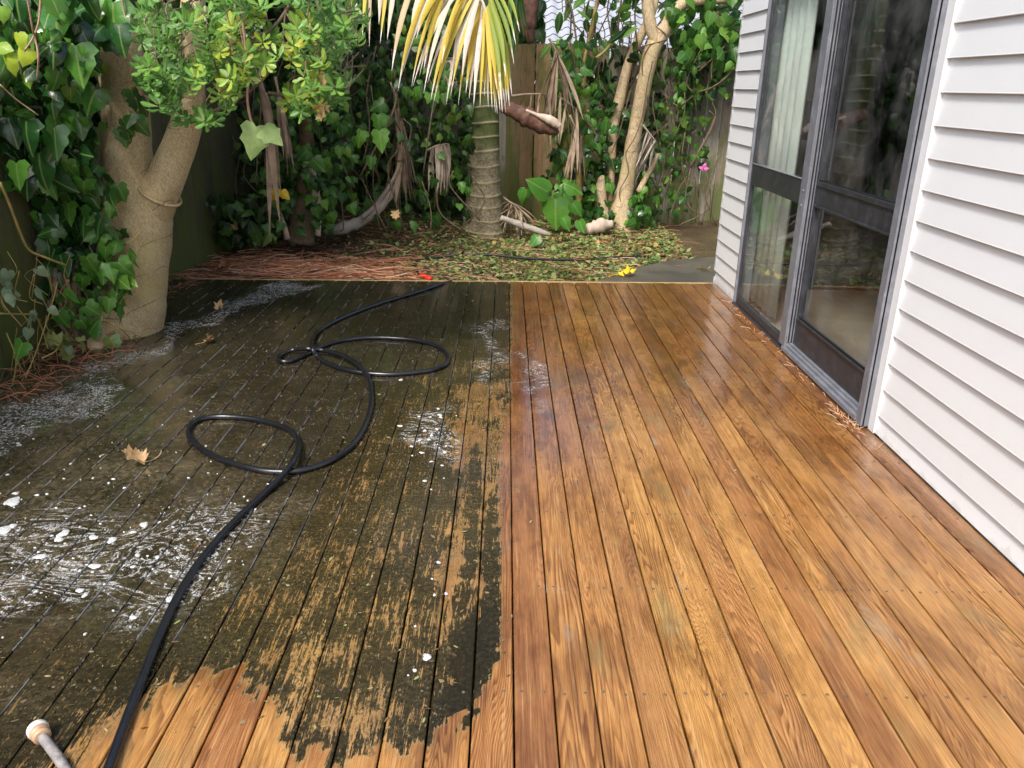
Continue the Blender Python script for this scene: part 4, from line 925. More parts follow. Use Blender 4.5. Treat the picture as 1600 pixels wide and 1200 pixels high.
# dead palm fronds
def frond(name, label, rach, n, L, wdt, mat, droop, r=.012, side=1., grp=None, down=(0, 0, -1), spread=.5, start=.3):
    P = cr([A(*p) for p in rach], 6); o = empty(name, P[0], label, 'palm frond', grp or ('dead palm fronds hanging in the back thicket' if name.startswith('dead') else None))
    mb = MB(); mb.tube(P, list(np.linspace(r, r*.35, len(P))), 6); mb.build('midrib', M[mat], o)
    mb = MB()
    for i in range(n):
        t = start+(1-start)*i/max(1, n-1); q = P[min(len(P)-1, int(t*(len(P)-1)))]
        d = np.array(down)+rg.normal(size=3)*spread*np.array([1, .6, .5]); mb.strip(q, d, L*random.uniform(.6, 1.15), wdt*random.uniform(.7, 1.2), droop, 6, random.random(), random.uniform(-1, 1))
    mb.build('leaflets', M[mat], o); return o
frond('dead_palm_frond', 'dead brown palm frond hanging in strips from the shrub above the ground at left', [(430, 120, 6.4), (436, 150, 6.4), (438, 170, 6.4)], 9, .55, .035, 'dry', .6, spread=.12)
frond('dead_palm_frond', 'long dry palm strips hanging just right of the forked tree', [(395, 100, 6.2), (412, 140, 6.2), (420, 160, 6.2)], 8, .85, .05, 'dry', .3, spread=.1)
frond('dead_palm_frond', 'dead frond with short drooping fingers on the dark ivy left of the palm trunk', [(668, 235, 7.9), (682, 228, 7.9), (700, 224, 7.9)], 8, .42, .045, 'dry_pale', .8, spread=.18)
frond('dead_palm_frond', 'dry grey brown frond fanning down against the back fence right of the palm', [(858, 60, 8.15), (868, 78, 8.15), (872, 90, 8.15)], 16, .72, .045, 'dry', .5, spread=.28, start=.6)
frond('dead_palm_frond', 'brown frond with side strips reaching right beneath the yellow frond', [(800, 150, 8.2), (830, 147, 8.2), (870, 150, 8.2), (900, 170, 8.2)], 18, .5, .03, 'dry', .6, spread=.4)
frond('dead_palm_frond', 'tangled dry strips hanging among ivy between the two pale saplings', [(890, 180, 8.2), (900, 200, 8.2), (908, 210, 8.2)], 14, .5, .03, 'dry', .6, spread=.3)
frond('dead_palm_frond', 'red brown shredded frond piled at the right foot of the palm', [(786, 308, 8.3), (800, 318, 8.2), (815, 330, 8.1)], 34, .35, .022, 'dry', 1.4, spread=.9)
frond('dead_palm_frond', 'drooping dry strips behind the yellow frond, left of the palm trunk', [(610, 130, 7.9), (620, 160, 7.9), (626, 190, 7.9)], 14, .8, .03, 'dry', .2, spread=.2)
frond('dead_palm_frond', 'pale striped frond leaning on the fence right of the pale trunks', [(1004, 195, 8.5), (1016, 210, 8.5), (1026, 222, 8.5)], 12, .38, .03, 'dry_grey', .6, spread=.3, down=(-.3, 0, -1))
frond('dead_palm_frond', 'dead frond hanging low in the shade above the pale curved sheath', [(622, 170, 7.8), (627, 200, 7.8), (628, 240, 7.7)], 9, .5, .05, 'dry', .5, spread=.2, start=.8)
# curved pale sheath on the ground
def sheath(label, pts, wpx, mat, cat='palm sheath', name='palm_sheath'):
    P = cr([A(*p) for p in pts], 6); N = len(P); mb = MB(); vs = []; k = 7
    ws = [float(v[0]) for v in cr([(x, 0, 0) for x in wpx], 6)]
    for i, p in enumerate(P):
        t = nrm(P[min(i+1, N-1)]-P[max(i-1, 0)]); a = nrm(np.cross(t, [0, 1, 0])); b = np.cross(t, a); rr_ = ws[i]*p[1]/F/2*random.uniform(.82, 1.15)
        for j in range(k):
            an = math.pi*(j/(k-1)-.5)*1.5; vs.append(p+rr_*(math.sin(an)*a-math.cos(an)*b*.7*(1 if b[1] > 0 else -1)))
    mb.add(vs, [(i*k+j, i*k+j+1, (i+1)*k+j+1, (i+1)*k+j) for i in range(N-1) for j in range(k-1)])
    o = mb.build(name, M[mat]); md = o.modifiers.new('s', 'SOLIDIFY'); md.thickness = .006; tag(o, label, cat, 'fallen palm sheaths and husks'); return o
sheath('curved pale grey palm sheath lying under the dark ivy', [(508, 364, 7.6), (530, 358, 7.6), (560, 348, 7.7), (585, 333, 7.7), (605, 312, 7.7), (618, 290, 7.7), (626, 268, 7.7)], [9, 17, 18, 12, 9, 6, 3], 'dry_grey')
sheath('thin split of grey sheath lying above the curved pale one', [(566, 340, 7.65), (590, 318, 7.7), (612, 285, 7.7), (622, 262, 7.7)], [6, 6, 4, 2], 'dry_grey')
sheath('upright peeling palm sheath standing at left of the dark hollow', [(486, 262, 7.0), (490, 290, 7.0), (494, 320, 7.0), (498, 350, 7.0), (496, 368, 7.0)], [10, 14, 12, 6, 8], 'dry_pale')
sheath('short broken grey sheath stub standing in the litter', [(436, 330, 6.9), (443, 350, 6.9), (449, 374, 6.9)], [3, 6, 8], 'dry_pale')
sheath('grey fallen sheath lying right of the palm foot', [(782, 340, 8.0), (810, 350, 8.0), (845, 362, 7.9), (860, 367, 7.9)], [6, 9, 7, 3], 'dry_grey')
sheath('pale pinkish husk lying at the foot of the pale trunks', [(903, 364, 8.2), (920, 358, 8.2), (940, 352, 8.2), (958, 350, 8.2)], [4, 16, 20, 8], 'dry_pale', 'husk', 'palm_husk')
sheath('large dark brown open spathe hanging right of the yellow frond tips', [(785, 166, 7.6), (800, 172, 7.6), (825, 184, 7.6), (850, 198, 7.6), (873, 207, 7.6)], [16, 20, 27, 21, 4], 'spathe', 'palm spathe', 'palm_spathe')
sheath('pale curled lip of the brown spathe', [(822, 172, 7.55), (840, 180, 7.55), (860, 188, 7.55), (875, 198, 7.55)], [2, 4, 13, 8], 'dry_pale', 'palm spathe', 'palm_spathe')
sheath('brown spathe dangling at the top edge left of the tiled roof', [(828, -10, 7.9), (826, 20, 7.9), (825, 45, 7.9), (830, 68, 7.9)], [22, 24, 20, 6], 'spathe', 'palm spathe', 'palm_spathe')
sheath('pale papery husk hanging behind the yellow leaflets', [(708, 90, 7.9), (707, 110, 7.9), (707, 130, 7.9), (712, 136, 7.9)], [16, 20, 20, 6], 'dry_pale', 'husk', 'palm_husk')

# stone-like pale lump
mb = MB(); c = G(675, 366, GZ+.01); n = 14; vs = []
for j in range(5):
    ph = j/4*math.pi/2
    for i in range(n): vs.append(c+np.array([.155*math.cos(ph)*math.cos(2*math.pi*i/n)*(1+.06*math.sin(3*i)), .10*math.cos(ph)*math.sin(2*math.pi*i/n), .075*math.sin(ph)*(1+.1*math.sin(i))]))
mb.add(vs, [(j*n+i, j*n+(i+1) % n, (j+1)*n+(i+1) % n, (j+1)*n+i) for j in range(4) for i in range(n)])
tag(mb.build('stone', M['stone']), 'pale rounded stone half buried left of the palm foot', 'stone')

# ============================================================ PALM
pb = np.array([A(755, 372, 8.25)[0], 8.25, GZ])
palm = empty('palm_tree', pb, 'palm with a ringed green and tan trunk in front of the back fence', 'palm')
mb = MB(); vs = []; n = 22; zz = []; rads = []; rn = []
z = -.03; ringz = []; zr = .06
while zr < 4.6: ringz.append(zr); zr += random.uniform(.105, .15)
zs = sorted(set([round(v, 4) for v in np.arange(-.05, 4.6, .02)]+[round(r_, 4) for r_ in ringz]))
px_top = A(757, 170, 8.25)[0]
for z in zs:
    base = np.interp(z, [-.05, .1, .35, .7, 1.2, 4.6], [.235, .21, .18, .158, .140, .11]); d = min(abs(z-r_) for r_ in ringz)
    rgf = max(0, 1-d/.018); cx = pb[0]+(px_top-pb[0])*min(1.3, z/1.4)
    for i in range(n):
        an = 2*math.pi*i/n; wv = .010*math.sin(2*an+z*3)
        vs.append((cx+(base+.008*rgf)*math.cos(an), pb[1]+(base+.008*rgf)*math.sin(an), z+GZ+wv)); rn.append(rgf)
m_ = len(zs); mb.add(vs, [(j*n+i, j*n+(i+1) % n, (j+1)*n+(i+1) % n, (j+1)*n+i) for j in range(m_-1) for i in range(n)]); mb.r = rn
mb.build('trunk', M['palm'], palm)
crown = np.array([px_top, 8.25, 4.55])
mb = MB(); ml = MB()
for i in range(13):
    an = i*2.4; el_ = .9-.07*i; d = np.array([math.cos(an)*math.cos(el_), math.sin(an)*math.cos(el_), math.sin(el_)]); p = crown.copy(); P = [p.copy()]
    for s in range(12): d = nrm(d+np.array([0, 0, -.13])); p = p+d*.19; P.append(p.copy())
    ml.tube(P, list(np.linspace(.022, .006, 13)), 5)
    for s in range(2, 13):
        t = nrm(P[s]-P[s-1]); sd_ = nrm(np.cross(t, [0, 0, 1]))
        for q in (-1, 1):
            for e in (0, .5): mb.strip(P[s]-t*.19*e, sd_*q+t*.6+np.array([0, 0, -.2]), .6*(1-.3*s/13), .035, .9, 5, random.random())
mb.build('crown', M['gfrond'], palm); ml.build('frond_stalk', M['gfrond'], palm)
# the big yellow frond hanging in front
yf = empty('yellow_palm_frond', A(700, -40, 5.2), 'large yellow and white dying palm frond hanging over the middle of the view', 'palm frond')
FY = 5.3
rp = cr([A(*p) for p in [(470, -95, FY+.5), (560, -75, FY+.35), (650, -55, FY+.15), (720, -30, FY), (752, 0, FY-.05), (760, 25, FY-.05)]], 8)
mb = MB(); mb.tube(rp, list(np.linspace(.016, .006, len(rp))), 7); mb.tube(cr([rp[0], A(440, -200, 6.2), A(520, -420, 7.2), np.array([px_top, 8.2, 4.4])], 5), .018, 7)
mb.build('midrib', M['frond'], yf)
LF = [((540, -60), (549, 38)), ((545, -60), (558, 30)), ((552, -60), (556, 62)), ((575, -60), (566, 58)), ((580, -60), (577, 74)), ((600, -60), (592, 38)), ((610, -60), (594, 68)), ((622, -55), (605, 62)),
      ((655, -50), (612, 111)), ((680, -40), (622, 142)), ((690, -35), (630, 112)), ((700, -35), (643, 135)), ((718, -30), (662, 146)), ((725, -25), (645, 135)), ((735, -20), (673, 156)), ((742, -12), (678, 158)), ((745, -10), (697, 163)), ((750, -5), (704, 150)), ((752, 0), (716, 165)), ((754, 5), (733, 155)), ((755, 5), (740, 166)), ((756, 10), (750, 166)), ((757, 10), (763, 168)),
      ((758, 15), (769, 170)), ((760, 15), (774, 176)), ((760, 15), (777, 178)), ((762, 15), (781, 172)), ((762, 10), (785, 176)), ((763, 10), (790, 176)), ((764, 5), (792, 160)), ((765, 0), (796, 166)), ((766, -8), (800, 150)), ((768, -15), (803, 100)), ((770, -25), (806, 70)), ((775, -40), (812, 50)),
      ((700, -30), (650, 60)), ((728, -25), (690, 100)), ((668, -45), (640, 70)), ((748, -5), (722, 120)), ((757, 12), (757, 150)), ((762, 12), (783, 150)), ((765, 0), (790, 120)), ((705, -35), (662, 110)), ((735, -20), (705, 130)),
      ((520, -60), (520, 30)), ((510, -60), (505, 25)), ((740, -15), (668, 130)), ((751, 0), (728, 145)), ((716, -30), (655, 120)), ((759, 12), (768, 150)), ((761, 12), (776, 140)), ((763, 8), (788, 160))]
mb = MB(); KR = [.1, .45, .75, .3, .5, .72, .2, .45, .62, .15, .75, .05, .48, .7, .1, .3, .78, .22]
for i, (a, b) in enumerate(LF):
    Ya = FY-.05+random.uniform(-.05, .05)+max(0, (700-a[0]))*.003; pa = A(a[0], a[1], Ya); pb_ = A(b[0], b[1], Ya-.12-random.uniform(0, .15)); L = np.linalg.norm(pb_-pa)
    r_ = KR[i % len(KR)]
    if a[0] > 757: r_ = random.choice((.05, .15, .25, .9, .95, .2))
    if a[0] > 765 or a[0] < 545: r_ = random.uniform(.88, 1.)
    # aim a little outward then droop onto the tip
    dv = (pb_-pa)/L; side = nrm(dv+np.array([dv[0]*.22, 0, .10*(1 if abs(dv[0]) > .15 else 0)]))
    p = pa.copy(); seg = 9; st = L/seg; vs = []; ls = []; wd = random.uniform(.020, .036)
    hor = nrm(np.cross(dv, [0, 1, 0])); hor = nrm(hor+np.array([0, random.uniform(-.4, .4), 0]))
    for s in range(seg+1):
        t = s/seg; q = pa+(pb_-pa)*t+(side-dv)*L*.9*math.sin(math.pi*t)*.5; ww = wd*(.5+.5*min(1, t*3))*(1 if t < .55 else max(.03, 1-(t-.55)/.45))
        up = np.cross(hor, dv); vs += [q-hor*ww/2+up*ww*.2, q, q+hor*ww/2+up*ww*.2]; ls += [t]*3
    mb.add(vs, [(3*s+k, 3*s+k+1, 3*s+k+4, 3*s+k+3) for s in range(seg) for k in (0, 1)], r_, ls)
mb.build('leaflets', M['frond'], yf)
frond('green_palm_frond', 'narrow green palm leaves hanging left of the brown dangling spathe', [(800, -70, 7.6), (806, -40, 7.6), (810, -10, 7.6)], 12, .55, .03, 'gfrond', .3, spread=.12)
frond('green_palm_frond', 'dark green palm leaflets behind the left end of the yellow frond', [(505, -60, 5.9), (560, -60, 6.), (620, -50, 6.)], 14, .42, .03, 'gfrond', .3, spread=.15)

# ============================================================ RIGHT TREE AND VINES
rt = empty('garden_tree', A(972, 362, 8.75)*np.array([1, 1, 0])+np.array([0, 0, GZ]), 'pale cream barked tree with several leaning trunks beside the house corner', 'tree')
def lim(ctrl, name='trunk', mat='bark2', n=14, wob=.05): return limb(ctrl, n, wob, name, mat, rt, 5)
RY = 8.7
lim([(972, 366, 52, RY), (971, 345, 42, RY), (972, 320, 34, RY), (978, 290, 26, RY), (984, 255, 24, RY), (989, 225, 24, RY), (993, 200, 22, RY), (1001, 160, 23, RY), (1008, 125, 24, RY), (1016, 90, 25, RY), (1024, 66, 26, RY)])
lim([(1024, 72, 20, RY), (1040, 45, 22, RY), (1050, 25, 19, RY), (1064, 8, 17, RY), (1090, 1, 14, RY), (1125, 0, 12, RY), (1160, -8, 10, RY)], 'limb')
lim([(1026, 66, 19, RY), (1018, 45, 20, RY), (1013, 20, 19, RY), (1010, -20, 17, RY), (1000, -90, 13, RY)], 'limb')
lim([(945, 352, 24, RY-.1), (940, 325, 20, RY-.1), (938, 300, 18, RY-.1), (940, 274, 9, RY-.1)], 'stump')
lim([(956, 250, 13, RY+.1), (957, 220, 14, RY+.1), (960, 190, 16, RY+.1), (967, 160, 18, RY+.1), (974, 130, 16, RY+.1), (982, 100, 15, RY+.1), (992, 75, 15, RY+.1), (1005, 48, 14, RY+.1), (1022, 10, 12, RY+.1), (1030, -60, 10, RY+.1)])
lim([(950, 350, 12, RY+.1), (952, 310, 11, RY+.1), (955, 280, 11, RY+.1), (956, 248, 12, RY+.1)])
lim([(998, 300, 10, RY-.1), (1008, 280, 9, RY-.1), (1020, 258, 8, RY-.1), (1028, 240, 5, RY-.1)], 'limb')
sap = empty('sapling', A(905, 345, 8.6)*np.array([1, 1, 0])+np.array([0, 0, GZ]), 'two thin yellowish saplings standing left of the pale tree', 'sapling')
limb([(906, 350, 10, 8.6), (905, 310, 11, 8.6), (904, 270, 10, 8.6), (904, 230, 10, 8.6), (907, 190, 8, 8.6), (913, 160, 7, 8.6)], 8, .1, 'trunk', 'stem_yellow', sap)
limb([(883, 260, 8, 8.5), (884, 220, 8, 8.5), (890, 190, 8, 8.5), (902, 165, 8, 8.5), (912, 130, 7, 8.5), (914, 90, 6, 8.5), (925, 40, 6, 8.5), (940, -30, 5, 8.5)], 8, .1, 'trunk', 'stem_yellow', sap)
limb([(878, 350, 5, 8.5), (882, 300, 6, 8.5), (883, 260, 7, 8.5)], 8, .1, 'trunk', 'stem_yellow', sap)
limb([(914, 105, 5, 8.5), (925, 95, 5, 8.5), (945, 80, 4, 8.5), (960, 60, 4, 8.5)], 7, .1, 'trunk', 'stem_yellow', sap)
ivy_cloud(60, [(865, 930, 60, 240, 8.3, 8.5, 1)], HEART, M['ivy_mid'], .08, .14, sap)
# foliage
ivr = empty('ivy', A(960, 260, 8.6), 'glossy ivy climbing the lower stems of the pale tree', 'ivy')
ivy_cloud(170, [(910, 955, 190, 340, 8.4, 8.9, 1.6), (955, 985, 170, 270, 8.75, 8.9, .5), (992, 1012, 300, 350, 8.4, 8.6, .5), (925, 965, 130, 200, 8.6, 8.9, .6)], IVY, M['ivy'], .07, .13, ivr, rr=(.3, .95))
ivy_cloud(60, [(870, 905, 200, 300, 8.4, 8.6, 1), (915, 960, 325, 355, 8.3, 8.5, 1)], IVY, M['ivy_mid'], .07, .11, ivr, 'young_foliage')
mb = ('stem', 'stem', ivr); vine(mb, [(975, 330, 8.6), (968, 300, 8.6), (982, 270, 8.55), (978, 240, 8.55), (992, 215, 8.55), (1004, 180, 8.55), (1012, 130, 8.55), (1020, 95, 8.55)], .006); vine(mb, [(955, 240, 8.6), (965, 215, 8.55), (975, 180, 8.55), (985, 140, 8.6)], .005);
vr = empty('climbing_vine', A(1050, 200, 8.9), 'tangled creeper with small leaves and bare stems over the fence near the house', 'vine')
ivy_cloud(430, [(1000, 1080, 150, 330, 8.6, 9.0, 1.6), (1060, 1140, 70, 150, 8.7, 9.05, 1), (1000, 1140, 60, 130, 8.7, 9.05, 1), (1060, 1110, 140, 260, 8.8, 9.05, .8), (980, 1030, 290, 350, 8.5, 8.8, .5)], HEART, M['ivy_mid'], .045, .095, vr, rr=(.1, .96))
mb = MB()
for _ in range(42):
    x_ = random.uniform(990, 1130); y_ = random.uniform(60, 280); Y_ = random.uniform(8.6, 9.0)
    vine(mb, [(x_, y_, Y_), (x_+random.uniform(-25, 10), y_+random.uniform(20, 60), Y_), (x_+random.uniform(-50, 20), min(352, y_+random.uniform(60, 120)), Y_)], random.uniform(.003, .008), 4)
vine(('branch', 'stem', vr), [(1148, 105, 8.6), (1130, 125, 8.6), (1110, 138, 8.7), (1090, 145, 8.8), (1060, 165, 8.8), (1040, 150, 8.8)], .010)
mb.build('stem', M['stem'], vr)
hero(vr, M['pink'], HEART, [(1100, 262, 8.8, .05, 4, -10, .5, .3), (1101, 263, 8.8, .05, 10, -2, .5, .6), (1099, 263, 8.8, .05, -8, -4, .5, .6)], 'pink_flower')
fc = empty('flowering_creeper', A(1080, 50, 8.9), 'leafy creeper against the bright sky between the tiled roof and the house corner', 'vine')
ivy_cloud(230, [(1040, 1160, -60, 80, 8.5, 9.2, 1.5), (1070, 1160, 40, 100, 8.5, 9.0, .6)], HEART, M['ivy_mid'], .09, .16, fc, rr=(.2, .9))
mb = MB()
for _ in range(26):
    x_ = random.uniform(1020, 1150); y_ = random.uniform(-60, 60); Y_ = random.uniform(8.6, 9.0)
    vine(mb, [(x_, y_, Y_), (x_+random.uniform(-35, 35), y_+random.uniform(10, 40), Y_), (x_+random.uniform(-50, 50), y_+random.uniform(30, 80), Y_)], random.uniform(.004, .009), 4)
mb.build('stem', M['stem'], fc)
cr_ = empty('climbing_vine', A(920, 60, 8.8), 'leafy green creeper hanging in front of the pale tiled roof', 'vine')
ivy_cloud(75, [(865, 1000, -50, 90, 8.3, 9.0, 1.3), (850, 960, 60, 150, 8.4, 9.0, .8), (960, 1010, -50, 60, 8.6, 9., .4)], LANCE, M['ivy_mid'], .12, .22, cr_, rr=(0, .9))
ivy_cloud(35, [(870, 1010, -50, 100, 8.6, 9.1, 1)], HEART, M['ivy_dark'], .08, .13, cr_, 'shaded_foliage')
mb = MB()
for _ in range(28):
    x_ = random.uniform(870, 1000); y_ = random.uniform(-60, 110); Y_ = random.uniform(8.5, 9.0)
    vine(mb, [(x_, y_, Y_), (x_+random.uniform(-12, 12), y_+random.uniform(20, 50), Y_), (x_+random.uniform(-20, 20), y_+random.uniform(60, 130), Y_)], random.uniform(.004, .010), 4)
mb.build('stem', M['stem'], cr_)
# dark ivy behind right trunks on the fence
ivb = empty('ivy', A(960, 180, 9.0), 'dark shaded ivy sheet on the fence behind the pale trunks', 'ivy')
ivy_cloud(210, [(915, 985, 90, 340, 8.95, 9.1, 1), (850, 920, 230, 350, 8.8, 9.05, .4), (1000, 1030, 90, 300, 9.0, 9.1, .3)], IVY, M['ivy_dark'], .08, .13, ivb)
# arum
ar = empty('arum_plant', A(868, 350, 8.2)*np.array([1, 1, 0])+np.array([0, 0, GZ]), 'bright green arum with big heart leaves at the fence foot', 'plant')
hero(ar, M['arum'], HEART, [(856, 300, 8.2, .26, -24, -16, .5, .6), (868, 312, 8.15, .30, -2, 38, .7, .25), (880, 286, 8.25, .22, 20, 6, .6, .7), (878, 300, 8.2, .24, 14, 22, .4, .6), (822, 296, 8.3, .16, -4, 24, .3, .4), (895, 318, 8.1, .16, 14, 20, .3, .4), (880, 340, 8.1, .15, 8, 18, .4, .5), (815, 340, 8.1, .12, -10, 14, .3, .4), (840, 370, 7.6, .12, -8, 10, .2, .8), (905, 345, 8.1, .14, 6, 14, .4, .5)])
mb = ('stalk', 'arum', ar)
for a, b in (((856, 300), (864, 345)), ((868, 314), (866, 348)), ((880, 288), (870, 345)), ((878, 302), (872, 348))): vine(mb, [(a[0], a[1], 8.2), ((a[0]+b[0])/2+2, (a[1]+b[1])/2, 8.2), (b[0], b[1], 8.2)], .007)
# right tree crown out of the picture
N = 1500; cc = np.array([[1.9, 8.8, 3.7], [2.3, 8.9, 3.4], [1.5, 8.9, 3.9], [2.8, 9.2, 3.3]]); k = rg.integers(0, 4, N); P = cc[k]+rg.normal(size=(N, 3))*np.array([.4, .3, .25]); P = P[P[:, 2] > 2.6]; N = len(P)
leaves('crown', HEART, P, jit((0, 0, -.3), N, .7), jit((0, 0, 1), N, .6), rg.uniform(.08, .14, N), M['canopy'], rt)

# ============================================================ GROUND LITTER, GRASS, TWIGS
def gpts(n, f=None):
    P = np.stack([rg.uniform(-2.35, 1.75, n), rg.uniform(5.86, 9.1, n), np.zeros(n)], 1)
    if f is not None: P = P[f(P)]
    P[:, 2] = GZ+.004+np.array([gz(x, y) for x, y in P[:, :2]]); return P
def notpad(P): 
    return (sdist(P[:, :2], np.array(pp)) < .0) | (rg.random(len(P)) < .03)
LM = leaf_mat('ground_leaf', [(0., (.03, .09, .02)), (.3, (.09, .20, .04)), (.55, (.22, .34, .08)), (.75, (.38, .45, .17)), (.9, (.36, .24, .08)), (1., (.5, .42, .12))], .6, .2, .2)
P = gpts(11500, lambda P: notpad(P) & (rg.random(len(P)) < np.clip(.35+.4*(P[:, 0]+1.2), .12, 1))); N = len(P); P[:, 2] += rg.uniform(0, .015, N)
o = leaves('ground_leaves', HEART, P, jit((0, 0, 0), N, 1.)*np.array([1, 1, .3]), jit((0, 0, 1), N, .35), rg.uniform(.02, .055, N), LM, None); tag(o, 'small fallen green and yellow leaves scattered over the yard', 'leaves', None, 'stuff')
BL = leaf_mat('brown_litter', [(0., (.03, .02, .012)), (.4, (.13, .075, .04)), (.8, (.28, .17, .08)), (1., (.50, .36, .20))], .7, .1, .1)
P = gpts(9000, notpad); N = len(P); P[:, 2] += rg.uniform(0, .01, N)
o = leaves('leaf_litter', LANCE, P, jit((0, 0, 0), N, 1.)*np.array([1, 1, .2]), jit((0, 0, 1), N, .4), rg.uniform(.025, .07, N), BL, None); tag(o, 'brown leaf litter covering the soil of the yard', 'leaf litter', None, 'stuff')
mb = MB()
for p in gpts(13000, lambda P: notpad(P) & (rg.random(len(P)) < np.clip(.15+.75*(P[:, 0]+.9), .02, 1)) & (np.sin(P[:, 0]*5+P[:, 1]*3)+np.sin(P[:, 0]*2.3-P[:, 1]*6) > -.9) & (P[:, 1] < 8.6)):
    h = random.uniform(.015, .04); a = random.random()*6.28; dx, dy = .003*math.cos(a), .003*math.sin(a); lx_, ly_ = random.uniform(-.02, .02), random.uniform(-.02, .02)
    mb.add([p+(-dx, -dy, 0), p+(dx, dy, 0), p+(lx_, ly_, h)], [(0, 1, 2)], random.random())
o = mb.build('grass', leaf_mat('sparse_grass', [(0., (.09, .17, .02)), (.6, (.20, .32, .04)), (1., (.40, .40, .12))], .6, .3, 0.)); tag(o, 'thin patchy grass growing in the yard', 'grass', None, 'stuff')
mb = MB()   # reddish twigs
for i in range(1000):
    px = random.gauss(440, 95); t = random.random(); py = 438-abs(random.gauss(0, 1))*18
    if py < 366 or px < 285: continue
    if px > 640: continue
    p = G(px, py, GZ+.01+random.random()*.07*(1-abs(px-440)/260)); 
    if p[1] < 5.88: p[1] = 5.88+random.random()*.1
    L = random.uniform(.12, .5); a = random.gauss(0, .75); d = np.array([math.cos(a), math.sin(a)*.7, random.uniform(-.12, .15)])*random.choice((-1, 1)); b = np.array([random.uniform(-.05, .05), random.uniform(-.05, .05), random.uniform(-.01, .03)])
    q = p+d*L
    if q[1] < 5.84: q[1] = 5.86
    pts = [p, (p+q)/2+b, q]
    for k_ in pts: k_[2] = max(k_[2], GZ+.008)
    mb.tube(cr(pts, 3), random.uniform(.0018, .0042), 4, random.random(), cap=False)
TW = NM('red_brown_twigs'); TW.set(TW.ramp(TW.at('rnd'), [(0., (.07, .04, .025)), (.3, (.34, .14, .08)), (.6, (.50, .19, .09)), (.85, (.62, .34, .20)), (1., (.62, .50, .34))]), .7)
o = mb.build('twig_pile', TW.m); tag(o, 'heap of red brown twigs along the far deck edge left of the hose', 'twigs', None, 'stuff')
mb = MB()
for p in gpts(1300, notpad):
    L = random.uniform(.05, .28); a = random.random()*6.28; q = p+np.array([math.cos(a)*L, math.sin(a)*L, random.uniform(0, .03)]); mb.tube([p+(0, 0, .004), (p+q)/2+(random.uniform(-.02, .02), 0, .012), q], random.uniform(.0012, .003), 4, random.random(), cap=False)
o = mb.build('scattered_twigs', TW.m); tag(o, 'dry sticks scattered over the yard', 'twigs', None, 'stuff')
P = np.array([G(random.uniform(-50, 800), random.uniform(445, 1150), .004) for _ in range(520)]+[G(random.uniform(800, 1300), random.uniform(445, 900), .004) for _ in range(25)]); P = P[(P[:, 0] > -2.3) & (P[:, 0] < 1.5) & (P[:, 1] < 5.7)]; N = len(P)
o = leaves('deck_debris', LANCE, P, jit((0, 0, 0), N, 1.)*np.array([1, 1, .1]), jit((0, 0, 1), N, .2), rg.uniform(.005, .020, N)*np.where(rg.random(N) < .1, 1.8, 1), leaf_mat('deck_crumbs', [(0., (.05, .03, .02)), (.5, (.20, .12, .05)), (.8, (.45, .36, .2)), (1., (.25, .33, .1))], .6), None); tag(o, 'small leaf crumbs scattered on the dirty wet boards', 'debris', None, 'stuff')
# debris at the tree/fence foot on the left and along the door sill
mb = MB()
for _ in range(230):
    if random.random() < .6: p = G(random.uniform(40, 290), 0, 0) if 0 else np.array([random.uniform(-2.4, -2.0), random.uniform(3.3, 4.3), .004]); 
    else: p = np.array([random.uniform(-2.42, -2.2), random.uniform(4.5, 5.8), .004])
    L = random.uniform(.04, .2); a = random.random()*6.28; q = p+np.array([math.cos(a)*L, math.sin(a)*L, random.uniform(0, .05)])
    mb.tube([p, (p+q)/2+(0, 0, random.uniform(.0, .03)), q], random.uniform(.001, .0025), 4, random.random()*.6, cap=False)
o = mb.build('root_debris', TW.m); tag(o, 'dark rootlets and twigs lying between the tree base and the side fence', 'debris', None, 'stuff')
mb = MB()
for _ in range(80):
    t = random.random(); y_ = 3.1+t*2.2 if random.random() < .5 else random.gauss(3.2, .12); p = np.array([1.53-abs(random.gauss(0, .018)), y_, .003])
    L = random.uniform(.02, .07); a = random.gauss(1.4, .8); q = p+np.array([math.cos(a)*L, math.sin(a)*L, random.uniform(0, .008)])
    mb.tube([p, (p+q)/2+(0, 0, .004), q], random.uniform(.0008, .0016), 4, .8+.2*random.random(), cap=False)
o = mb.build('straw', TW.m); tag(o, 'straw and leaf bits caught along the door sill', 'debris', None, 'stuff')

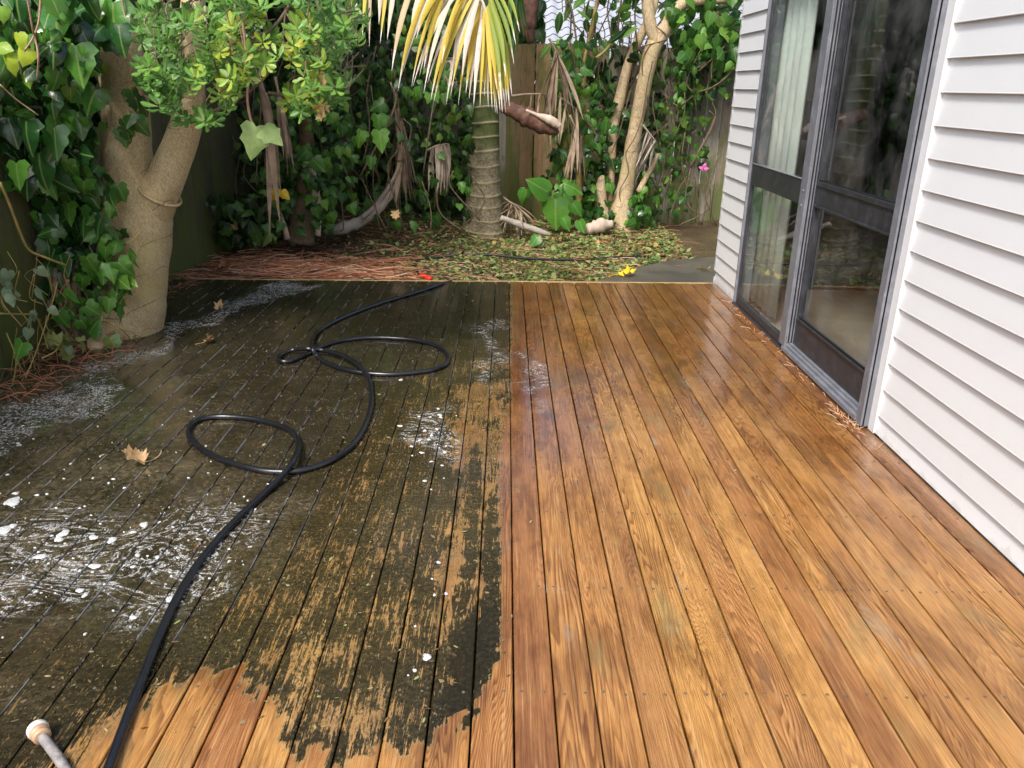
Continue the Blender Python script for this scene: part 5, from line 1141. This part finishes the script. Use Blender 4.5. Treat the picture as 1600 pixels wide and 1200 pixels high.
# ============================================================ FOAM
mb = MB()
def blob(px, py, w_, h_=None, z=.0016):
    c_ = G(px, py); s_ = np.linalg.norm(G(px+1, py)-c_); rx = w_*s_*.4; ry = rx*random.uniform(.7, 1.25); n = 12; vs = []; ph = random.random()*6
    for ring, hh in ((1, z-.0007), (.8, z+.0012), (.4, z+.0022)):
        for i in range(n):
            an = 2*math.pi*i/n; rr_ = ring*(1+.22*math.sin(2*an+ph)+.14*math.sin(3*an+ph*3)+.08*math.sin(5*an+ph*2)); vs.append((c_[0]+rx*rr_*math.cos(an), c_[1]+ry*rr_*math.sin(an), hh))
    mb.add(vs, [(j*n+i, j*n+(i+1) % n, (j+1)*n+(i+1) % n, (j+1)*n+i) for j in (0, 1) for i in range(n)]+[tuple(2*n+i for i in range(n))])
for a in ((99, 834, 24), (92, 843, 18), (146, 840, 17), (175, 844, 19), (208, 832, 12), (225, 820, 18), (63, 870, 22), (148, 885, 22), (208, 886, 11), (215, 868, 12), (246, 871, 10), (20, 784, 30), (10, 786, 14), (58, 774, 8), (88, 794, 6), (25, 771, 12), (7, 828, 30), (20, 822, 16), (125, 923, 14), (133, 930, 12), (267, 937, 20), (342, 850, 14), (325, 873, 8), (303, 898, 7), (266, 895, 6), (290, 907, 8), (208, 965, 14), (667, 1027, 20), (648, 1048, 10), (685, 879, 8), (679, 930, 6), (697, 928, 9), (649, 979, 5), (675, 905, 5), (638, 1056, 4), (30, 696, 8), (28, 693, 7), (177, 749, 8), (170, 755, 6)): blob(*a)
for _ in range(170):
    t = random.random()
    if t < .55: px, py, w_ = random.uniform(-20, 420), random.gauss(860, 50), random.uniform(2, 6)
    elif t < .75: px, py, w_ = random.uniform(0, 420), random.uniform(640, 800), random.uniform(2, 6)
    elif t < .92: px, py, w_ = random.gauss(675, 22), random.gauss(690, 32), random.uniform(3, 9)
    else: px, py, w_ = random.uniform(0, 300), random.gauss(950, 40), random.uniform(2, 7)
    if px > 440-(py-800)*.6 and t < .75: continue
    blob(px, py, w_)
o = mb.build('foam_blobs', M['foam']); tag(o, 'white foam bubbles floating on the wet dirty deck', 'foam', None, 'stuff')

# ============================================================ HOSE
def hose(name, pts, r, mat, label, cat, mats=None, n=12, sub=6):
    Q = cr(pts, sub); mb = MB(); mb.tube(Q, r, n); o = mb.build(name, M[mat]); tag(o, label, cat); return o
r = .0118
hp = [(150, 1260, 0), (172, 1195, 0), (195, 1132, 0), (222, 1062, 0), (246, 1000, 0), (271, 945, 0), (301, 893, 0), (336, 848, 0), (375, 806, 0), (410, 774, 0), (440, 745, .012), (457, 722, .027), (466, 700, .016), (461, 681, 0), (441, 667, 0), (400, 656, 0), (352, 651, 0), (318, 654, 0), (298, 665, 0), (297, 683, 0), (318, 704, 0), (352, 720, 0), (392, 732, 0), (430, 737, 0), (470, 735, 0), (510, 723, 0), (545, 701, 0), (567, 672, 0), (579, 638, 0), (580, 610, 0), (575, 590, .012), (562, 572, .029), (537, 556, .028), (507, 548, .018), (482, 545, .03), (457, 547, .012), (438, 556, 0), (438, 564, 0), (455, 564, 0), (474, 556, 0), (503, 542, 0), (532, 533, 0), (570, 528, 0), (610, 528, 0), (650, 532, 0), (683, 541, 0), (700, 555, 0), (697, 568, 0), (680, 577, 0), (650, 582, 0), (610, 585, 0), (572, 583, 0), (541, 578, 0), (515, 569, .0), (496, 557, .008), (488, 544, .045), (488, 532, .02), (496, 519, 0), (521, 503, 0), (560, 486, 0), (600, 472, 0), (650, 457, 0), (680, 447, 0)]
pts = [G(a, b, r+c) for a, b, c in hp]+[G(702, 439.5, r+.004)+np.array([0, .06, -.02]), np.array([-.22, 5.98, -.05])]
hose('garden_hose', pts, r, 'hose', 'thick black rubber hose looping across the dirty half of the deck', 'hose', sub=8)
cb = empty('black_cable', G(840, 402, GZ), 'thin black hose lying across the yard with a red end fitting near the deck edge', 'hose')
mb = MB(); cpts = [G(667, 434, GZ+.02), G(654, 428, GZ+.02), G(649, 418, GZ+.02), G(651, 409, GZ+.025), G(665, 403, GZ+.02), G(700, 402, GZ+.02), G(760, 401, GZ+.03), G(830, 403, GZ+.03), G(900, 403, GZ+.03), G(970, 402, GZ+.03), G(1040, 401, GZ+.03)]
for p in cpts: p[2] += gz(p[0], p[1])*.8
mb.tube(cr(cpts, 6), .011, 8); mb.build('cable', M['cable'], cb)
a, b = G(657, 430, GZ+.035), G(673, 436, GZ+.035); mb = MB(); mb.tube([a, a+(b-a)*.1, a+(b-a)*.15, a+(b-a)*.85, a+(b-a)*.9, b], [.016, .016, .022, .022, .018, .018], 10); mb.build('red_connector', M['red'], cb)

# tap connector with ribbed pipe, bottom left
tp = empty('pipe_fitting', G(70, 1150), 'short ribbed grey pipe with a beige nut and white cap at the bottom left corner', 'pipe fitting')
c0 = G(58, 1139, .022); c1 = G(76, 1166, .022); ax = nrm(c1-c0)
def seg(name, mat, t0, t1, prof, n=22):
    mb = MB(); P = [c0+ax*(t0+(t1-t0)*t) for t, _ in prof]; mb.tube(P, [q for _, q in prof], n); o = mb.build(name, M[mat], tp, True); return o
seg('white_cap', 'whitep', -.006, .010, [(0, .012), (.01, .019), (.3, .0215), (.9, .0215), (1, .018)])
mb = MB()
u_ = nrm(np.cross(ax, [0, 0, 1])); v_ = np.cross(ax, u_)
for i in range(16):
    an = i*2*math.pi/16; q = c0-ax*.0062+.0155*(math.cos(an)*u_+math.sin(an)*v_); mb.tube([q, q-ax*.0015], .0018, 6)
mb.build('cap_holes', M['galv'], tp)
seg('nut', 'beige', .010, .034, [(0, .0185), (.08, .0195), (.42, .0195), (.46, .0175), (.54, .0175), (.58, .019), (.93, .018), (1, .0145)])
mb = MB(); Q = cr([c0+ax*.03, G(82, 1172, .014), G(92, 1186, .0105), G(102, 1202, .0105), G(112, 1222, .0105), G(118, 1240, .0105)], 14); mb.tube(Q, [.0098+(.0012 if i % 2 else 0) for i in range(len(Q))], 12); mb.build('ribbed_pipe', M['galv'], tp)

# ============================================================ LEAVES ON THE DECK
def dead(name, px, py, sz, dx, dy, mat, label, stem=None, z=.012):
    o = empty(name, G(px, py), label, 'leaf', 'dead leaves lying about the deck'); p = G(px, py, z); d = nrm(G(px+dx, py+dy)-G(px, py))
    for j in (0, 1): leaves('blade', DRY, [p+np.array([0, 0, .004*j])], [d+np.array([.25*j, .1*j, .1+.2*j])], [(.3*j, -.3, 1)], [sz*(1-.2*j)], mat, o)
    if stem:
        mb = MB(); mb.tube(cr([p]+[G(a, b, zz) for a, b, zz in stem], 5), .0018, 5); mb.build('stalk', mat, o)
dead('dead_leaf', 226, 722, .075, -30, 2, M['deadleaf'], 'curled tan dead leaf with long stalk, lying left of the hose loop', [(240, 718, .006), (250, 710, .02), (252, 704, .03)])
dead('dead_leaf', 325, 532, .06, 12, 8, M['deadleaf'], 'small pale dead leaf with stalk on the deck right of the tree base', [(318, 535, .004), (305, 538, .003)])
dead('dead_leaf', 340, 484, .06, 10, -6, M['deadleaf'], 'tiny pale leaf scrap on the foam behind the tree')
dead('dead_leaf', 345, 420, .10, 20, -4, M['deadleaf2'], 'reddish dead leaf in the shade beyond the deck corner', z=.0)
yb = empty('yellow_leaf', G(985, 428, GZ+.03), 'bright yellow crumpled leaf lying on the concrete edge behind the deck', 'leaf')
hero_p = [G(968, 429, GZ+.045), G(975, 428, GZ+.05), G(982, 427, GZ+.05)]
leaves('blade', DRY, hero_p, [(1, .1, .0), (1, -.2, .1), (.8, .3, .0)], [(0, -.5, 1)]*3, [.07, .08, .06], M['ribbon'], yb)
mb = MB(); mb.tube(cr([G(975, 428, GZ+.04), G(962, 429, GZ+.05), G(950, 432, GZ+.04)], 4), .003, 5); mb.build('stalk', M['ribbon'], yb)
for i, (px, py, lab) in enumerate(((862, 476, ''),)): pass
